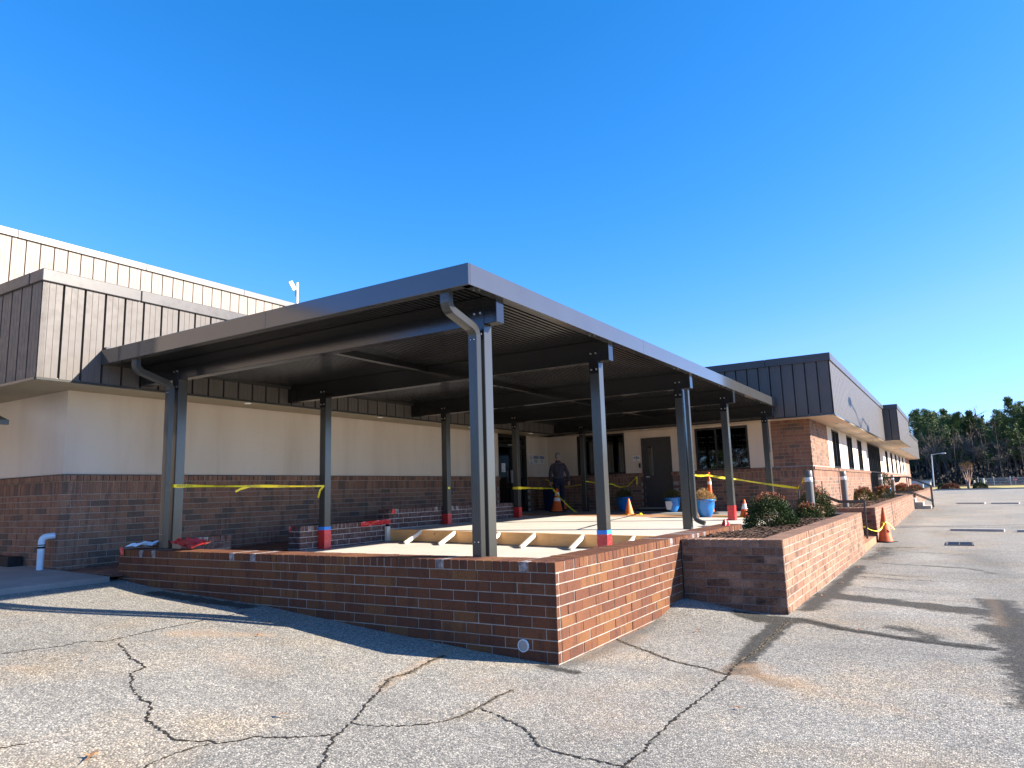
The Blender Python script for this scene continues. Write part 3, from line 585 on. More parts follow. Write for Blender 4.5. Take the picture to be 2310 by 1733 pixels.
def window(parent, kind, a0, a1, z0, z1, fixed, blinds=False, mull=(), horiz=(), depth=.45):
    """kind 'x': in a wall facing +X at x=fixed, a = y.  kind 'y': in a wall facing -Y at y=fixed, a = x"""
    def bx(q, a, b, c, d, e0, e1, ch=0):
        if kind == 'x': q.box(fixed-e1, fixed-e0, a, b, c, d, ch)
        else: q.box(a, b, fixed+e0, fixed+e1, c, d, ch)
    q = MB(); t = .05
    bx(q, a0, a0+t, z0, z1, -.012, .12); bx(q, a1-t, a1, z0, z1, -.012, .12); bx(q, a0+t, a1-t, z0, z0+t, -.012, .12); bx(q, a0+t, a1-t, z1-t, z1, -.012, .12)
    xs = [a0+t]+list(mull)+[a1-t]; zs = [z0+t]+list(horiz)+[z1-t]
    for m_ in mull: bx(q, m_-.022, m_+.022, z0+t, z1-t, .0, .11)
    for h_ in horiz: bx(q, a0+t, a1-t, h_-.02, h_+.02, .005, .10)
    f = q.build('window', M['frame'], parent)
    for i in range(len(xs)-1):
        for j in range(len(zs)-1):
            q = MB(); bx(q, xs[i]+.001, xs[i+1]-.001, zs[j]+.001, zs[j+1]-.001, .05, .056); q.build('pane', M['glass'], f)
    q = MB()
    if kind == 'x': q.add([(fixed-depth,a0,z0),(fixed-depth,a1,z0),(fixed-depth,a1,z1),(fixed-depth,a0,z1),(fixed-.1,a0,z0),(fixed-.1,a1,z0),(fixed-.1,a1,z1),(fixed-.1,a0,z1)], [(0,1,2,3),(0,4,5,1),(3,2,6,7),(0,3,7,4),(1,5,6,2)])
    else: q.add([(a0,fixed+depth,z0),(a1,fixed+depth,z0),(a1,fixed+depth,z1),(a0,fixed+depth,z1),(a0,fixed+.1,z0),(a1,fixed+.1,z0),(a1,fixed+.1,z1),(a0,fixed+.1,z1)], [(0,1,2,3),(0,4,5,1),(3,2,6,7),(0,3,7,4),(1,5,6,2)])
    q.build('reveal', M['interior'], f)
    if blinds:
        q = MB(); a = a0+.1
        while a < a1-.08:
            if kind == 'y': q.add([(a, fixed+.20, z0+.08), (a+.03, fixed+.26, z0+.08), (a+.03, fixed+.26, z1-.12), (a, fixed+.20, z1-.12)], [(0,1,2,3)])
            else: q.add([(fixed-.20, a, z0+.08), (fixed-.26, a+.03, z0+.08), (fixed-.26, a+.03, z1-.12), (fixed-.20, a, z1-.12)], [(0,1,2,3)])
            a += .09
        stuff(q.build('blind', M['blind'], f))
    return f
ZS = 2.487
# ------------------------------------------------------------------ left wing
XL, YL, XF, YF = -8.68, -.18, -7.70, -1.09
lw = thing('office_wing', 'left office wing with long cream stucco wall above brick, behind the canopy', 'building', (-9.5, 7, -.4))
b = Bricks(); bm_ = M['bldbrick']
dsk = lambda u, z: 12.42 < u+YL < 14.17
for ang, org, L_, sk in ((H, (XL, YL), 15.78, dsk), (0, (-14.0, YL), 5.32, None)):
    ca_, sa_ = math.cos(ang), math.sin(ang)
    for z0_, h_, off, cw in ((1.04,.10,-.035,C_),(.835,.203,0,C_)):
        n = round(L_/cw); w2 = L_/n
        for i in range(n):
            if sk and sk(i*w2+w2/2, 0): continue
            b.L.append((org[0]+ca_*i*w2-sa_*off, org[1]+sa_*i*w2+ca_*off, z0_, ang, w2, .09, h_, bm_))
    b.face(org, ang, L_, .835, -.62, bm_, 0, sk)
b.finish(lw, 295)
q = MB(); q.box(-14, XL-.008, YL+.008, 12.42, -.9, 1.138); q.box(-14, XL-.008, 14.17, 15.6, -.9, 1.138); q.build('mortar_core', M['mortar'], lw)
q = MB(); q.box(-14, XL-.006, YL+.006, 12.42, 1.15, ZS+.05); q.build('stucco_wall', M['stucco'], lw); q = MB(); q.box(-14, XL-.006, 14.17, 15.6, 1.15, ZS+.05); q.build('stucco_wall', M['stucco'], lw)
q = MB(); q.box(-14, XL+.03, YL-.03, 12.42, 1.139, 1.150); q.build('flashing', M['frame'], lw)
panels(lw, (XF, YF), H, 14.54-YF, ZS, 3.92, M['fascia']); panels(lw, (XF-20*.3048, YF), 0, 20*.3048, ZS, 3.92, M['fascia'])
q = MB(); q.box(-16, XF-.08, YF+.08, 40, ZS+.03, 3.98); q.build('roof', M['fascia'], lw)
for a, bb in ((YF-.03, .35), (.36, 3.6), (3.61, 7.0), (7.01, 10.4), (10.41, 14.48)):
    q = MB(); q.box(XF-.35, XF+.035, a, bb, 3.90, 4.085, .01); q.build('coping', M['coping'], lw)
for a, bb in ((-13.8, -10.8), (-10.79, XF-.36)):
    q = MB(); q.box(a, bb, YF-.035, YF+.3, 3.90, 4.085, .01); q.build('coping', M['coping'], lw)
soffit_panels(lw, XL+.0, XF-.02, YL, 14.56, ZS, M['soffit'], 'y'); soffit_panels(lw, -13.8, XF-.02, YF+.02, YL, ZS, M['soffit'], 'x')
q = MB(); q.box(XF-.04, XF+.012, YF, 14.54, ZS-.035, ZS-.001); q.box(-13.8, XF-.04, YF-.012, YF+.04, ZS-.035, ZS-.001); q.build('fascia_trim', M['bronze'], lw)
for y in (2.75, 6.43, 10.1, 13.4):
    q = MB(); q.lathe([(0,-.004),(.04,-.004),(.043,-.008),(.058,-.008),(.062,0)], 20, (-8.06, y, ZS-.002)); q.build('recessed_light', M['litlens'], lw)
# glass entrance of the left wing
q = MB()
for a, bb, z0_, z1_ in ((12.42,12.50,.03,ZS),(14.09,14.17,.03,ZS),(12.5,14.09,ZS-.08,ZS),(12.5,14.09,2.08,2.18),(13.26,13.36,.03,2.08),(12.5,13.26,.03,.25),(13.36,14.09,.03,.20)): q.box(XL-.16, XL-.03, a, bb, z0_, z1_)
dr_ = q.build('glass_door', M['frame'], lw)
for a, bb, z0_, z1_ in ((12.5,13.26,.25,2.08),(13.36,14.09,.20,2.08),(12.5,14.09,2.18,ZS-.08)):
    q = MB(); q.box(XL-.10, XL-.094, a, bb, z0_, z1_); q.build('pane', M['glass'], dr_)
q = MB(); q.box(XL-.06, XL+.02, 13.20, 13.23, .95, 1.35, .004); q.box(XL-.03, XL+.02, 13.02, 13.44, 2.13, 2.17, .003); q.build('handle', M['galv'], dr_)
q = MB(); q.add([(XL-2.5,12.4,0),(XL-2.5,14.2,0),(XL-2.5,14.2,2.5),(XL-2.5,12.4,2.5),(XL-.17,12.4,0),(XL-.17,14.2,0),(XL-.17,14.2,2.5),(XL-.17,12.4,2.5)], [(0,1,2,3),(0,4,5,1),(3,2,6,7),(0,3,7,4),(1,5,6,2)]); q.build('vestibule', M['interior'], dr_)
# ------------------------------------------------------------------ right wing
XB, YB, XFb, YFb = -.14, 15.6, .668, 14.54
rw_ = thing('office_wing', 'right office wing with brick corner, grey door and narrow windows, receding along the parking lot', 'building', (-.5, 30, -.4))
b = Bricks()
sk1 = lambda u, z: -5.25 < u-8.68 < -4.26
for ang, org, L_, sk in ((0, (-8.68, YB), 8.54, sk1), (H, (XB, YB), 15.6, None)):
    ca_, sa_ = math.cos(ang), math.sin(ang)
    for z0_, h_, off in ((1.04,.10,-.035),(.835,.203,0)):
        n = round(L_/C_); w2 = L_/n
        for i in range(n):
            if sk and sk(i*w2+w2/2, 0): continue
            b.L.append((org[0]+ca_*i*w2-sa_*off, org[1]+sa_*i*w2+ca_*off, z0_, ang, w2, .09, h_, bm_))
    b.face(org, ang, L_, .835, -.15, bm_, 0, sk)
b.face((-1.21, YB), 0, 1.07, ZS, 1.15, bm_, 0, dep=.09); b.face((XB, YB+.062), H, 3.13, ZS, 1.15, bm_, 1, dep=.09)
b.finish(rw_, 298)
q = MB(); q.box(-8.6, -5.25, YB+.008, YB+.5, -.6, 1.138); q.box(-4.26, XB-.008, YB+.008, 31.2, -.6, 1.138); q.box(-1.2, XB-.008, YB+.008, 18.79, 1.139, ZS+.04); q.box(-1.5,XB-.3,60.1,65.2,-.5,ZS+.04); q.build('mortar_core', M['mortar'], rw_)
q = MB(); q.box(-2, XB, 36.8, 65.3, -.6, 1.06); q.box(-2, XB+.03, 36.8, 65.3, 1.06, 1.15); q.box(-2, XB+.004, 60.0, 65.3, 1.151, ZS+.04); q.box(-.9,XB+.03,65.1,65.3,-.6,1.06); q.build('brick_base', M['farbrick'], rw_)
q = MB()
for a, bb, z0_, z1_ in ((-8.68,-7.55,1.15,ZS+.04),(-7.55,-5.83,2.47,ZS+.04),(-5.83,-5.25,1.15,ZS+.04),(-5.25,-4.26,2.255,ZS+.04),(-4.26,-3.48,1.15,ZS+.04),(-3.48,-1.88,2.43,ZS+.04),(-1.88,-1.215,1.15,ZS+.04)): q = MB(); q.box(a, bb, YB+.006, YB+.25, z0_, z1_); q.build('stucco_wall', M['stucco'], rw_)
WN = [(19.8,21.35),(23.6,25.1),(27.0,28.45),(40.8,42.3),(44.6,46.0),(48.5,49.8),(52.2,53.5),(56.0,57.2)]
q = MB(); e = 18.80
for a, bb in sorted(WN+[(31.0,37.0)]):
    q = MB(); q.box(XB-.25, XB-.006, e, a, 1.151, ZS+.04); q.build('stucco_wall', M['stucco'], rw_); e = bb
    if a != 31.0: q = MB(); q.box(XB-.25, XB-.006, a, bb, 2.43, ZS+.04); q.build('stucco_wall', M['stucco'], rw_)
q = MB(); q.box(XB-.25, XB-.006, e, 60.0, 1.151, ZS+.04); q.build('stucco_wall', M['stucco'], rw_)
window(rw_, 'y', -7.55, -5.83, 1.15, 2.47, YB, True, (-6.7,)); window(rw_, 'y', -3.48, -1.88, 1.15, 2.43, YB, True, (-2.85,-2.45), (1.72,) if False else ())
for a, bb in WN: window(rw_, 'x', a, bb, 1.151, 2.43, XB, False, ((a+bb)/2,))
window(rw_, 'x', 31.0, 37.0, -.10, ZS, XB, False, (31.8,32.6,33.4,34.3,35.2,36.1), (1.12,), 1.2)
# grey side door
q = MB(); q.box(-5.25, -5.20, YB-.02, YB+.12, .02, 2.25, .003); q.box(-4.31, -4.26, YB-.02, YB+.12, .02, 2.25, .003); q.box(-5.20, -4.31, YB-.02, YB+.12, 2.17, 2.25, .003); q.build('door_frame', M['darkdoor'], rw_)
q = MB(); q.box(-5.195, -4.315, YB+.02, YB+.07, .06, 2.165); gd = q.build('door', M['darkdoor'], rw_)
q = MB(); q.box(-5.05, -4.90, YB+.005, YB+.019, 1.05, 1.97, .003); q.build('vision_pane', M['glass'], gd)
q = MB(); q.box(-5.14, -5.02, YB-.03, YB+.019, 1.0, 1.035, .004); q.build('handle', M['galv'], gd)
q = MB(); q.box(-5.3, -4.2, YB-.30, YB+.1, -.1, .058); q.build('threshold', M['stepconc'], rw_)
panels(rw_, (XF, YFb), 0, XFb-XF, ZS, 3.95, M['fascia'], fine=(.045,)); panels(rw_, (XFb, YFb), H, 30.73-YFb, ZS, 3.95, M['fascia']); 
panels(rw_, (XFb, 30.73), 0, .59, ZS, 3.95, M['fascia']); panels(rw_, (1.258, 30.73), H, 9.0, ZS, 3.95, M['fascia']); panels(rw_, (XFb, 39.73), H, 26.4, ZS, 3.95, M['fascia'])
q = MB(); q.box(-12, XFb-.08, YFb+.08, 66.1, ZS+.03, 4.0); q.box(XFb-.1, 1.17, 30.81, 39.7, ZS+.03, 4.0); q.build('roof', M['fascia'], rw_)
for x0_, x1_, y0_, y1_ in ((-7.9,-4.4,YFb-.035,YFb+.3),(-4.39,-1.0,YFb-.035,YFb+.3),(-.99,XFb+.035,YFb-.035,YFb+.3),(XFb-.3,XFb+.035,YFb+.31,18.8),(XFb-.3,XFb+.035,18.81,23),(XFb-.3,XFb+.035,23.01,27),(XFb-.3,XFb+.035,27.01,30.68),(XFb+.04,1.258+.035,30.69,31.0),(.96,1.258+.035,31.01,39.73),(XFb-.3,XFb+.035,39.75,66.1)):
    q = MB(); q.box(x0_, x1_, y0_, y1_, 3.93, 4.14, .008); q.build('coping', M['coping'], rw_)
soffit_panels(rw_, XF, XB-.1, YFb+.02, YB, ZS, M['soffit_b'], 'x')
for k, (y0_, y1_) in enumerate([(YFb+.02, 17.0), (17.0,20.3),(20.3,23.6),(23.6,26.9),(26.9,30.73)]):
    q = MB(); q.box(XB-.1+.001, XFb-.02, y0_, y1_-.012, ZS, ZS+.02); q.build('soffit_sheet', M['soffit_b'], rw_)
q = MB(); q.box(XB-.1, 1.23, 30.75, 39.7, ZS, ZS+.02); q.build('soffit_sheet', M['soffit_b'], rw_)
for k in range(8):
    q = MB(); q.box(XB-.1, XFb-.02, 39.72+k*3.3, 39.72+(k+1)*3.3-.02, ZS, ZS+.02); q.build('soffit_sheet', M['soffit_b'], rw_)
q = MB(); q.box(XF, XFb+.012, YFb-.012, YFb+.04, ZS-.035, ZS-.001); q.box(XFb-.04, XFb+.012, YFb+.041, 30.72, ZS-.035, ZS-.001); q.build('fascia_trim', M['bronze'], rw_)
for x, y in ((-4.9,15.1),(-1.18,15.1),(.27,18.2),(.27,23.5),(.27,29),(.5,36),(.27,44),(.27,50)):
    q = MB(); q.lathe([(0,-.004),(.05,-.004),(.055,-.012),(.085,-.012),(.09,0)], 16, (x, y, ZS-.002)); q.build('recessed_light', M['lens'], rw_)
# ------------------------------------------------------------------ warehouse
XT = -14.5
wh = thing('warehouse', 'tall windowless tan metal building rising behind the left wing', 'building', (-18, 10, -.4))
panels(wh, (XT, -14), H, 14*.3048*7.2, 1.0, 6.80, M['tanpanel'], name='wall_panel', groove=.028, dep=.06)
q = MB(); q.box(-45, XT-.07, -14, 35, -.5, 6.85); q.build('wall', M['tanpanel'], wh)
for k in range(16):
    q = MB(); q.box(XT-.3, XT+.05, -14+k*3.06, -14+(k+1)*3.06-.006, 6.79, 6.965, .008); q.build('coping', M['greycoping'], wh)
an = thing('roof_antenna', 'white antenna mast with flat panel on the roof edge, above the canopy', 'antenna', (-15.2, 10.1, 6.8))
q = MB(); q.tube([(-15.2,10.1,6.5),(-15.2,10.1,7.98)], .045, 10); q.build('mast', M['white'], an)
q = MB(); q.bar((-15.28,9.86,7.98),(-15.22,10.0,7.70), .16, .05, up=(1,0,0)); q.build('panel', M['white'], an)
q = MB(); q.bar((-15.2,10.02,7.72),(-15.2,10.06,7.62), .02, .02); q.tube([(-15.2,10.03,7.66),(-15.2,10.03,7.48)], .015, 6); q.build('bracket', M['black'], an)

# ------------------------------------------------------------------ canopy
cp = thing('patio_canopy', 'dark bronze flat metal canopy on square posts over the patio', 'canopy', (-4.0, 7.2, -.3))
PY = [.42, 3.40, 7.12, 10.22, 14.28]; XR, XLp = -1.02, -6.65
ZB, ZD = 2.515, 2.825
for i, y in enumerate(PY):
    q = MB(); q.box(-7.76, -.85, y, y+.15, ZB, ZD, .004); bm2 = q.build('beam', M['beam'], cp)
    for xr in (XR, XLp):
        zb = (zl if y < 5 else zu)(xr, y)-.01
        q = MB(); q.box(xr-.15, xr, y, y+.15, zb, ZB, .005); ps = q.build('post', M['bronze'], cp)
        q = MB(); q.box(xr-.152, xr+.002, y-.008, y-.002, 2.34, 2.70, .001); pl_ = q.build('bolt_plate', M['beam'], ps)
        q = MB()
        for dx in (.035, .115):
            for z_ in (2.40, 2.64): q.tube([(xr-dx, y-.008, z_), (xr-dx, y-.022, z_)], .013, 6, sm=False)
        q.build('bolts', M['bolt'], ps)
        left = xr == XLp
        if (left and i in (1,2,3)) or (not left and i in (1,3)):
            top = {(True,1):.08,(True,2):.22,(True,3):.26,(False,1):.03,(False,3):.22}[(left, i)]
            q = MB(); n = 12; vs = []
            for j in range(n+1):
                z_ = zb+.01+(top-zb-.01)*j/n
                for (px, py_) in ((xr-.153,y-.003),(xr-.075,y-.003),(xr+.003,y-.003),(xr+.003,y+.075),(xr+.003,y+.153),(xr-.153,y+.153)):
                    vs.append((px+rnd.uniform(-.002,.004)*(1 if px > xr-.1 else -1), py_-rnd.uniform(0,.004)*(1 if py_ < y+.1 else -1), z_))
            q.add(vs, [(j*6+k, j*6+(k+1) % 6, (j+1)*6+(k+1) % 6, (j+1)*6+k) for j in range(n) for k in range(6)])
            q.build('red_wrap', M['red'], ps)
            if i == 1:
                q = MB(); q.box(xr-.156, xr+.006, y-.006, y+.156, top-.005, top+.055, .002); q.build('blue_tape_band', M['blue'], ps)
for a, bb in zip(PY[:-1], PY[1:]):
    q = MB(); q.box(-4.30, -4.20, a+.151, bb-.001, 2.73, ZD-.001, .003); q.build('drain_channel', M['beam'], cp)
# ribbed roof deck, one pan per foot
pitch = .0762; prof = []
for k in range(4):
    x = k*pitch; prof += [(x,0),(x+.030,0),(x+.038,.032),(x+.064,.032),(x+.072,0)]
prof.append((.3048,0))
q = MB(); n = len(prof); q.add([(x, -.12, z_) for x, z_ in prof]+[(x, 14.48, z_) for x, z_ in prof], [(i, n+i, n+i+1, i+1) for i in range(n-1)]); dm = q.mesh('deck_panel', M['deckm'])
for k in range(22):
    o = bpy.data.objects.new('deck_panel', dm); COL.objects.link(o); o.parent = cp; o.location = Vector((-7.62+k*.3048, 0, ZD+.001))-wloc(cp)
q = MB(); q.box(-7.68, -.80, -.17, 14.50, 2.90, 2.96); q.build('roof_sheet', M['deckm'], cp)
def fascia_run(a, bb, axis):
    q = MB()
    if axis == 'x': q.box(a, bb, -.215, -.185, 2.775, 3.005, .004); q.box(a, bb, -.186, -.10, 2.775, 2.783); q.box(a, bb, -.184, -.12, 2.99, 3.003)
    else: q.box(-.80, -.77, a, bb, 2.775, 3.005, .004); q.box(-.88, -.799, a, bb, 2.775, 2.783); q.box(-.86, -.801, a, bb, 2.99, 3.003)
    return q.build('fascia', M['cfascia'], cp)
fascia_run(-7.70, -3.9, 'x'); fascia_run(-3.899, -.771, 'x'); fascia_run(-.184, 4.6, 'y'); fascia_run(4.601, 9.6, 'y'); fascia_run(9.601, 14.52, 'y')
q = MB(); q.box(-7.695, -7.62, -.18, 14.5, 2.78, 3.05); q.box(-7.66, -.81, 14.44, 14.53, 2.78, 3.06); q.build('wall_flashing', M['bronze'], cp)
def sweep(name, path, w_, d_, side, mat, parent):
    """ribbed rectangular downspout; side = axis that stays perpendicular to the bends"""
    side = Vector(side).normalized(); path = [Vector(p) for p in path]; q = MB(); vs = []
    pr = []
    for sx, sy, hor in ((-1,-1,1),(1,-1,0),(1,1,1),(-1,1,0)):
        nn = 5 if hor else 4; ln = w_ if hor else d_
        for k in range(nn*4):
            t = k/(nn*4); off = (.0 if k % 4 in (0,1) else -.0045)
            if hor: pr.append(((-1 if sy < 0 else 1)*(-w_/2+ln*t)*1, sy*(d_/2+off)))
            else: pr.append((sx*(w_/2+off), (-1 if sx > 0 else 1)*(d_/2-ln*t)))
    n = len(pr)
    for i, p in enumerate(path):
        d = (path[min(i+1, len(path)-1)]-path[max(i-1, 0)]).normalized(); s_ = (side-d*side.dot(d)).normalized(); u = d.cross(s_)
        for a, b_ in pr: vs.append(p+s_*a+u*b_)
    q.add(vs, [(i*n+k, i*n+(k+1) % n, (i+1)*n+(k+1) % n, (i+1)*n+k) for i in range(len(path)-1) for k in range(n)])
    q.add(vs[-n:], [tuple(range(n))]); o = q.build(name, mat, parent); return o
def smooth_path(pts, r_=.09, n=6):
    pts = [Vector(p) for p in pts]; out = [pts[0]]
    for i in range(1, len(pts)-1):
        a = (pts[i-1]-pts[i]); c = (pts[i+1]-pts[i]); ra = min(r_, a.length*.49); rc = min(r_, c.length*.49); p0 = pts[i]+a.normalized()*ra; p2 = pts[i]+c.normalized()*rc
        for k in range(n+1):
            t = k/n; out.append(p0*(1-t)**2+pts[i]*2*t*(1-t)+p2*t*t)
    out.append(pts[-1]); return out
d1 = sweep('downspout', smooth_path([(-1.13,-.115,2.80),(-1.13,-.115,2.60),(-1.087,.325,2.44),(-1.087,.325,zl(-1,.3))]), .112, .078, (1,0,0), M['bronze'], cp)
d2 = sweep('downspout', smooth_path([(-6.90,-.115,2.80),(-6.90,-.115,2.62),(-6.72,.325,2.42),(-6.72,.325,-.02)]), .112, .078, (1,0,0), M['bronze'], cp)
d3 = sweep('downspout', smooth_path([(-.955,7.21,2.5),(-.955,7.21,.05),(-.78,7.21,-.02)], .08), .10, .075, (0,1,0), M['bronze'], cp)
for d_, x, y, zs_ in ((d1,-1.087,.282,(2.32,.15)),(d2,-6.72,.282,(2.30,.2))):
    q = MB()
    for z_ in zs_:
        for dx in (-.02, .025): q.tube([(x+dx,y,z_),(x+dx,y-.008,z_)], .006, 6)
    q.build('screw', M['bolt'], d_)

# ------------------------------------------------------------------ text
_tc = {}
def text_mesh(body, size):
    if (body, size) in _tc: return _tc[(body, size)]
    c = bpy.data.curves.new('txt', 'FONT'); c.body = body; c.size = size; c.align_x = 'CENTER'; c.align_y = 'CENTER'; c.offset = .0
    o = bpy.data.objects.new('txt', c); COL.objects.link(o); dg = bpy.context.evaluated_depsgraph_get(); dg.update()
    me_ = bpy.data.meshes.new_from_object(o.evaluated_get(dg)); vs = [tuple(v.co) for v in me_.vertices]; fs = [tuple(p.vertices) for p in me_.polygons]
    bpy.data.objects.remove(o); bpy.data.curves.remove(c); bpy.data.meshes.remove(me_); _tc[(body, size)] = (vs, fs); return vs, fs
def text_on(q, body, size, org, xdir, zdir=(0,0,1)):
    vs, fs = text_mesh(body, size); o = Vector(org); a = Vector(xdir); b_ = Vector(zdir); q.add([o+a*v[0]+b_*v[1] for v in vs], fs)
# ------------------------------------------------------------------ caution tapes
def tape(pts, label, wd=.075, sag=.0, twist=.3, words=True, group='yellow caution tapes'):
    pts = [Vector(p) for p in pts]; P = []
    for a, b_ in zip(pts[:-1], pts[1:]):
        n = max(3, int((b_-a).length/.05))
        for i in range(n):
            t = i/n; p = a.lerp(b_, t); p.z -= sag*4*t*(1-t); P.append(p)
    P.append(pts[-1]); S = [0]
    for a, b_ in zip(P[:-1], P[1:]): S.append(S[-1]+(b_-a).length)
    ph = rnd.uniform(0, 6)
    def frame(s_):
        i = min(max(int(np.searchsorted(S, s_))-1, 0), len(P)-2); t = (s_-S[i])/max(S[i+1]-S[i], 1e-6); p = P[i].lerp(P[i+1], t); d = (P[min(i+2, len(P)-1)]-P[max(i-1, 0)]).normalized()
        up = Vector((0,0,1)); up = (up-d*up.dot(d)); up = up.normalized() if up.length > .05 else d.orthogonal().normalized(); nr = d.cross(up); an_ = twist*math.sin(s_*2.3+ph); u = up*math.cos(an_)+nr*math.sin(an_); return p, u, d.cross(u)
    q = MB(); n = len(P); vs = []
    for i in range(n):
        p, u, nr = frame(S[i]); w_ = wd*(1-.45*abs(math.sin(S[i]*1.9+ph)))/2; vs += [p-u*w_, p+u*w_]
    q.add(vs, [(2*i, 2*i+1, 2*i+3, 2*i+2) for i in range(n-1)]); o = tag(q.build('caution_tape', M['yellow']), label, 'caution tape', group)
    if words and S[-1] > .5:
        tv, tf = text_mesh('CAUTION', .055); q = MB(); s_ = .35; flip = 1
        while s_ < S[-1]-.3:
            for side in (1, -1):
                vv_ = []
                for v in tv:
                    p, u, nr = frame(s_+v[0]*side); k = (1-.45*abs(math.sin(s_*1.9+ph))); vv_.append(p+u*v[1]*.9*k-nr*.0015*side if True else p)
                q.add(vv_, tf)
            s_ += .62
        q.build('lettering', M['ink'], o)
    return o
tape([(-6.82,.405,.92),(-6.64,.405,.90),(-6.63,.6,.90),(-6.63,1.95,.885),(-6.64,3.38,.875)], 'yellow caution tape stretched between the first two left posts', .052, .005, .5)
tape([(-6.64,3.36,.875),(-6.70,3.33,.80),(-6.74,3.32,.66)], 'loose yellow tape tail hanging from the second left post', .05, 0, .2, False)
tape([(-6.64,1.75,.885),(-6.62,1.55,.84),(-6.61,1.45,.80)], 'short knotted tail of yellow tape midway between the two left posts', .04, 0, .2, False)
tape([(-6.81,10.205,.765),(-6.64,10.205,.765),(-6.635,10.38,.765)], 'yellow tape wrapped round the fourth left post', .09, 0, .02)
tape([(-6.64,10.36,.765),(-7.36,13.44,.74)], 'yellow caution tape from the fourth left post to the top of the striped cone', .06, .0, .6)
tape([(-7.36,13.45,.72),(-6.98,13.42,.33),(-6.57,13.43,-.0)], 'yellow tape running down from the striped cone to the floor', .065, .03, .5)
tape([(-6.64,7.13,.80),(-6.635,7.2,.80)], 'scrap of yellow tape on the third left post', .06, 0, .1, False)
tape([(-8.62,15.3,1.05),(-8.3,15.35,.86),(-7.9,15.4,.78),(-7.2,15.4,.86),(-6.70,14.2,.96)], 'dim sagging yellow tape behind the walking person', .045, .0, .4)
tape([(-6.63,14.25,.93),(-6.2,15.35,.82),(-5.98,15.45,.72),(-5.72,15.48,.76),(-5.42,15.5,1.04)], 'yellow tape sagging to the nail beside the grey door', .05, .01, .4)
tape([(-5.42,15.5,1.03),(-5.43,15.5,.78)], 'yellow tape tail hanging below the nail beside the grey door', .05, 0, .2, False)
tape([(-3.97,15.4,1.10),(-3.93,15.4,1.02)], 'tiny yellow tape scrap on the brick wall right of the grey door', .05, 0, .1, False)
tape([(-1.15,7.16,.92),(-1.90,10.2,.93),(-2.42,13.18,.96)], 'yellow tape between the downspout post and the tall orange delineator', .06, .02, .4)
tape([(-2.42,13.2,.95),(-1.86,13.75,.83),(-.37,14.3,.54)], 'long yellow tape from the tall orange delineator down to the stair handrail', .065, .01, .15)
tape([(-.40,14.3,.42),(-.37,14.2,.52),(.36,11.1,.78)], 'yellow tape tied up from the handrail to the nearest bollard light', .07, 0, .5)
tape([(1.12,14.2,-.46),(1.17,14.2,-.46),(1.3,14.55,-.58),(1.42,15.0,-.60),(1.52,15.2,-.43)], 'yellow ribbon from the handrail post to the leaning orange cone', .05, .02, .8, False)
tape([(1.44,15.18,-.42),(1.55,15.15,-.40),(1.63,15.2,-.44),(1.74,15.3,-.60)], 'yellow ribbon bow tied round the big faded orange cone', .06, 0, .8, False)
tape([(-4.9,12.0,-.05),(-3.9,12.35,-.055),(-2.3,11.9,-.075),(-.9,11.4,-.1)], 'yellow tape lying on the brick paving strip', .05, -.005, 1.4, False)

# ------------------------------------------------------------------ cones
def cone(name, label, loc, h, r_, mats, base=.36, tilt=0, bands=(), basem=None, group='orange traffic cones'):
    t = thing(name, label, 'traffic cone', loc, rnd.uniform(0, 1.5), group); t.rotation_euler = (0, tilt, t.rotation_euler[2])
    q = MB(); q.box(-base/2, base/2, -base/2, base/2, 0, .03, .008); q.build('base', basem or M['black_r'], t, (0,0,0))
    q = MB(); q.lathe([(r_*1.12,.03),(r_,.05),(r_*.18,h-.01),(r_*.14,h),(r_*.10,h-.01)], 28); q.build('cone_body', mats, t, (0,0,0))
    for a, b_ in bands:
        f = lambda z_: r_+(r_*.18-r_)*(z_-.05)/(h-.06)+.002
        q = MB(); q.lathe([(f(a),a),(f(b_),b_)], 28); q.build('reflective_band', M['reflect'], t, (0,0,0))
    return t
cone('traffic_cone', 'tall striped orange cone with two white bands in front of the walking person', (-7.28, 13.5, .015), .72, .17, M['orange'], .40, .04, ((.33,.44),(.50,.60)))
cone('traffic_cone', 'shaded cone with one white band, behind the striped cone', (-7.9, 15.1, .03), .46, .11, M['orange'], .28, 0, ((.20,.32),))
cone('traffic_cone', 'small plain light orange cone on the paving in front of the first blue pot', (-4.40, 12.3, -.045), .44, .115, M['orange_pale'], .24, 0, (), M['orange_pale'])
cone('traffic_cone', 'small orange cone with a worn white band, left of the largest shrub', (-1.16, 11.65, -.11), .43, .11, M['orange'], .26, .05, ((.20,.33),))
cone('traffic_cone', 'big faded orange cone tied with yellow ribbon on the asphalt', (1.50, 15.32, -.93), .90, .17, M['orange_old'], .42, .03)
q = MB(); q.lathe([(.0,.055),(.03,.05),(.07,.0)], 14, (-4.1, 12.35, -.05)); tag(q.build('tape_roll', M['yellow']), 'small yellow lump of tape on the paving beside the small plain cone', 'tape roll')
dl = thing('delineator_post', 'tall slim orange delineator post behind the lit blue pot, tape tied to its top', 'delineator', (-2.42, 13.2, -.07), 0)
q = MB(); q.lathe([(.2,0),(.2,.03),(.09,.06),(.0,.06)], 24); q.build('base', M['black_r'], dl, (0,0,0)); q = MB(); q.lathe([(.085,.06),(.055,.55),(.05,.92),(.025,.95),(.025,1.08),(.035,1.10),(.0,1.11)], 20); q.build('post', M['orange'], dl, (0,0,0)); q = MB(); q.lathe([(.0525,.78),(.0515,.86)], 20); q.build('reflective_band', M['reflect'], dl, (0,0,0))

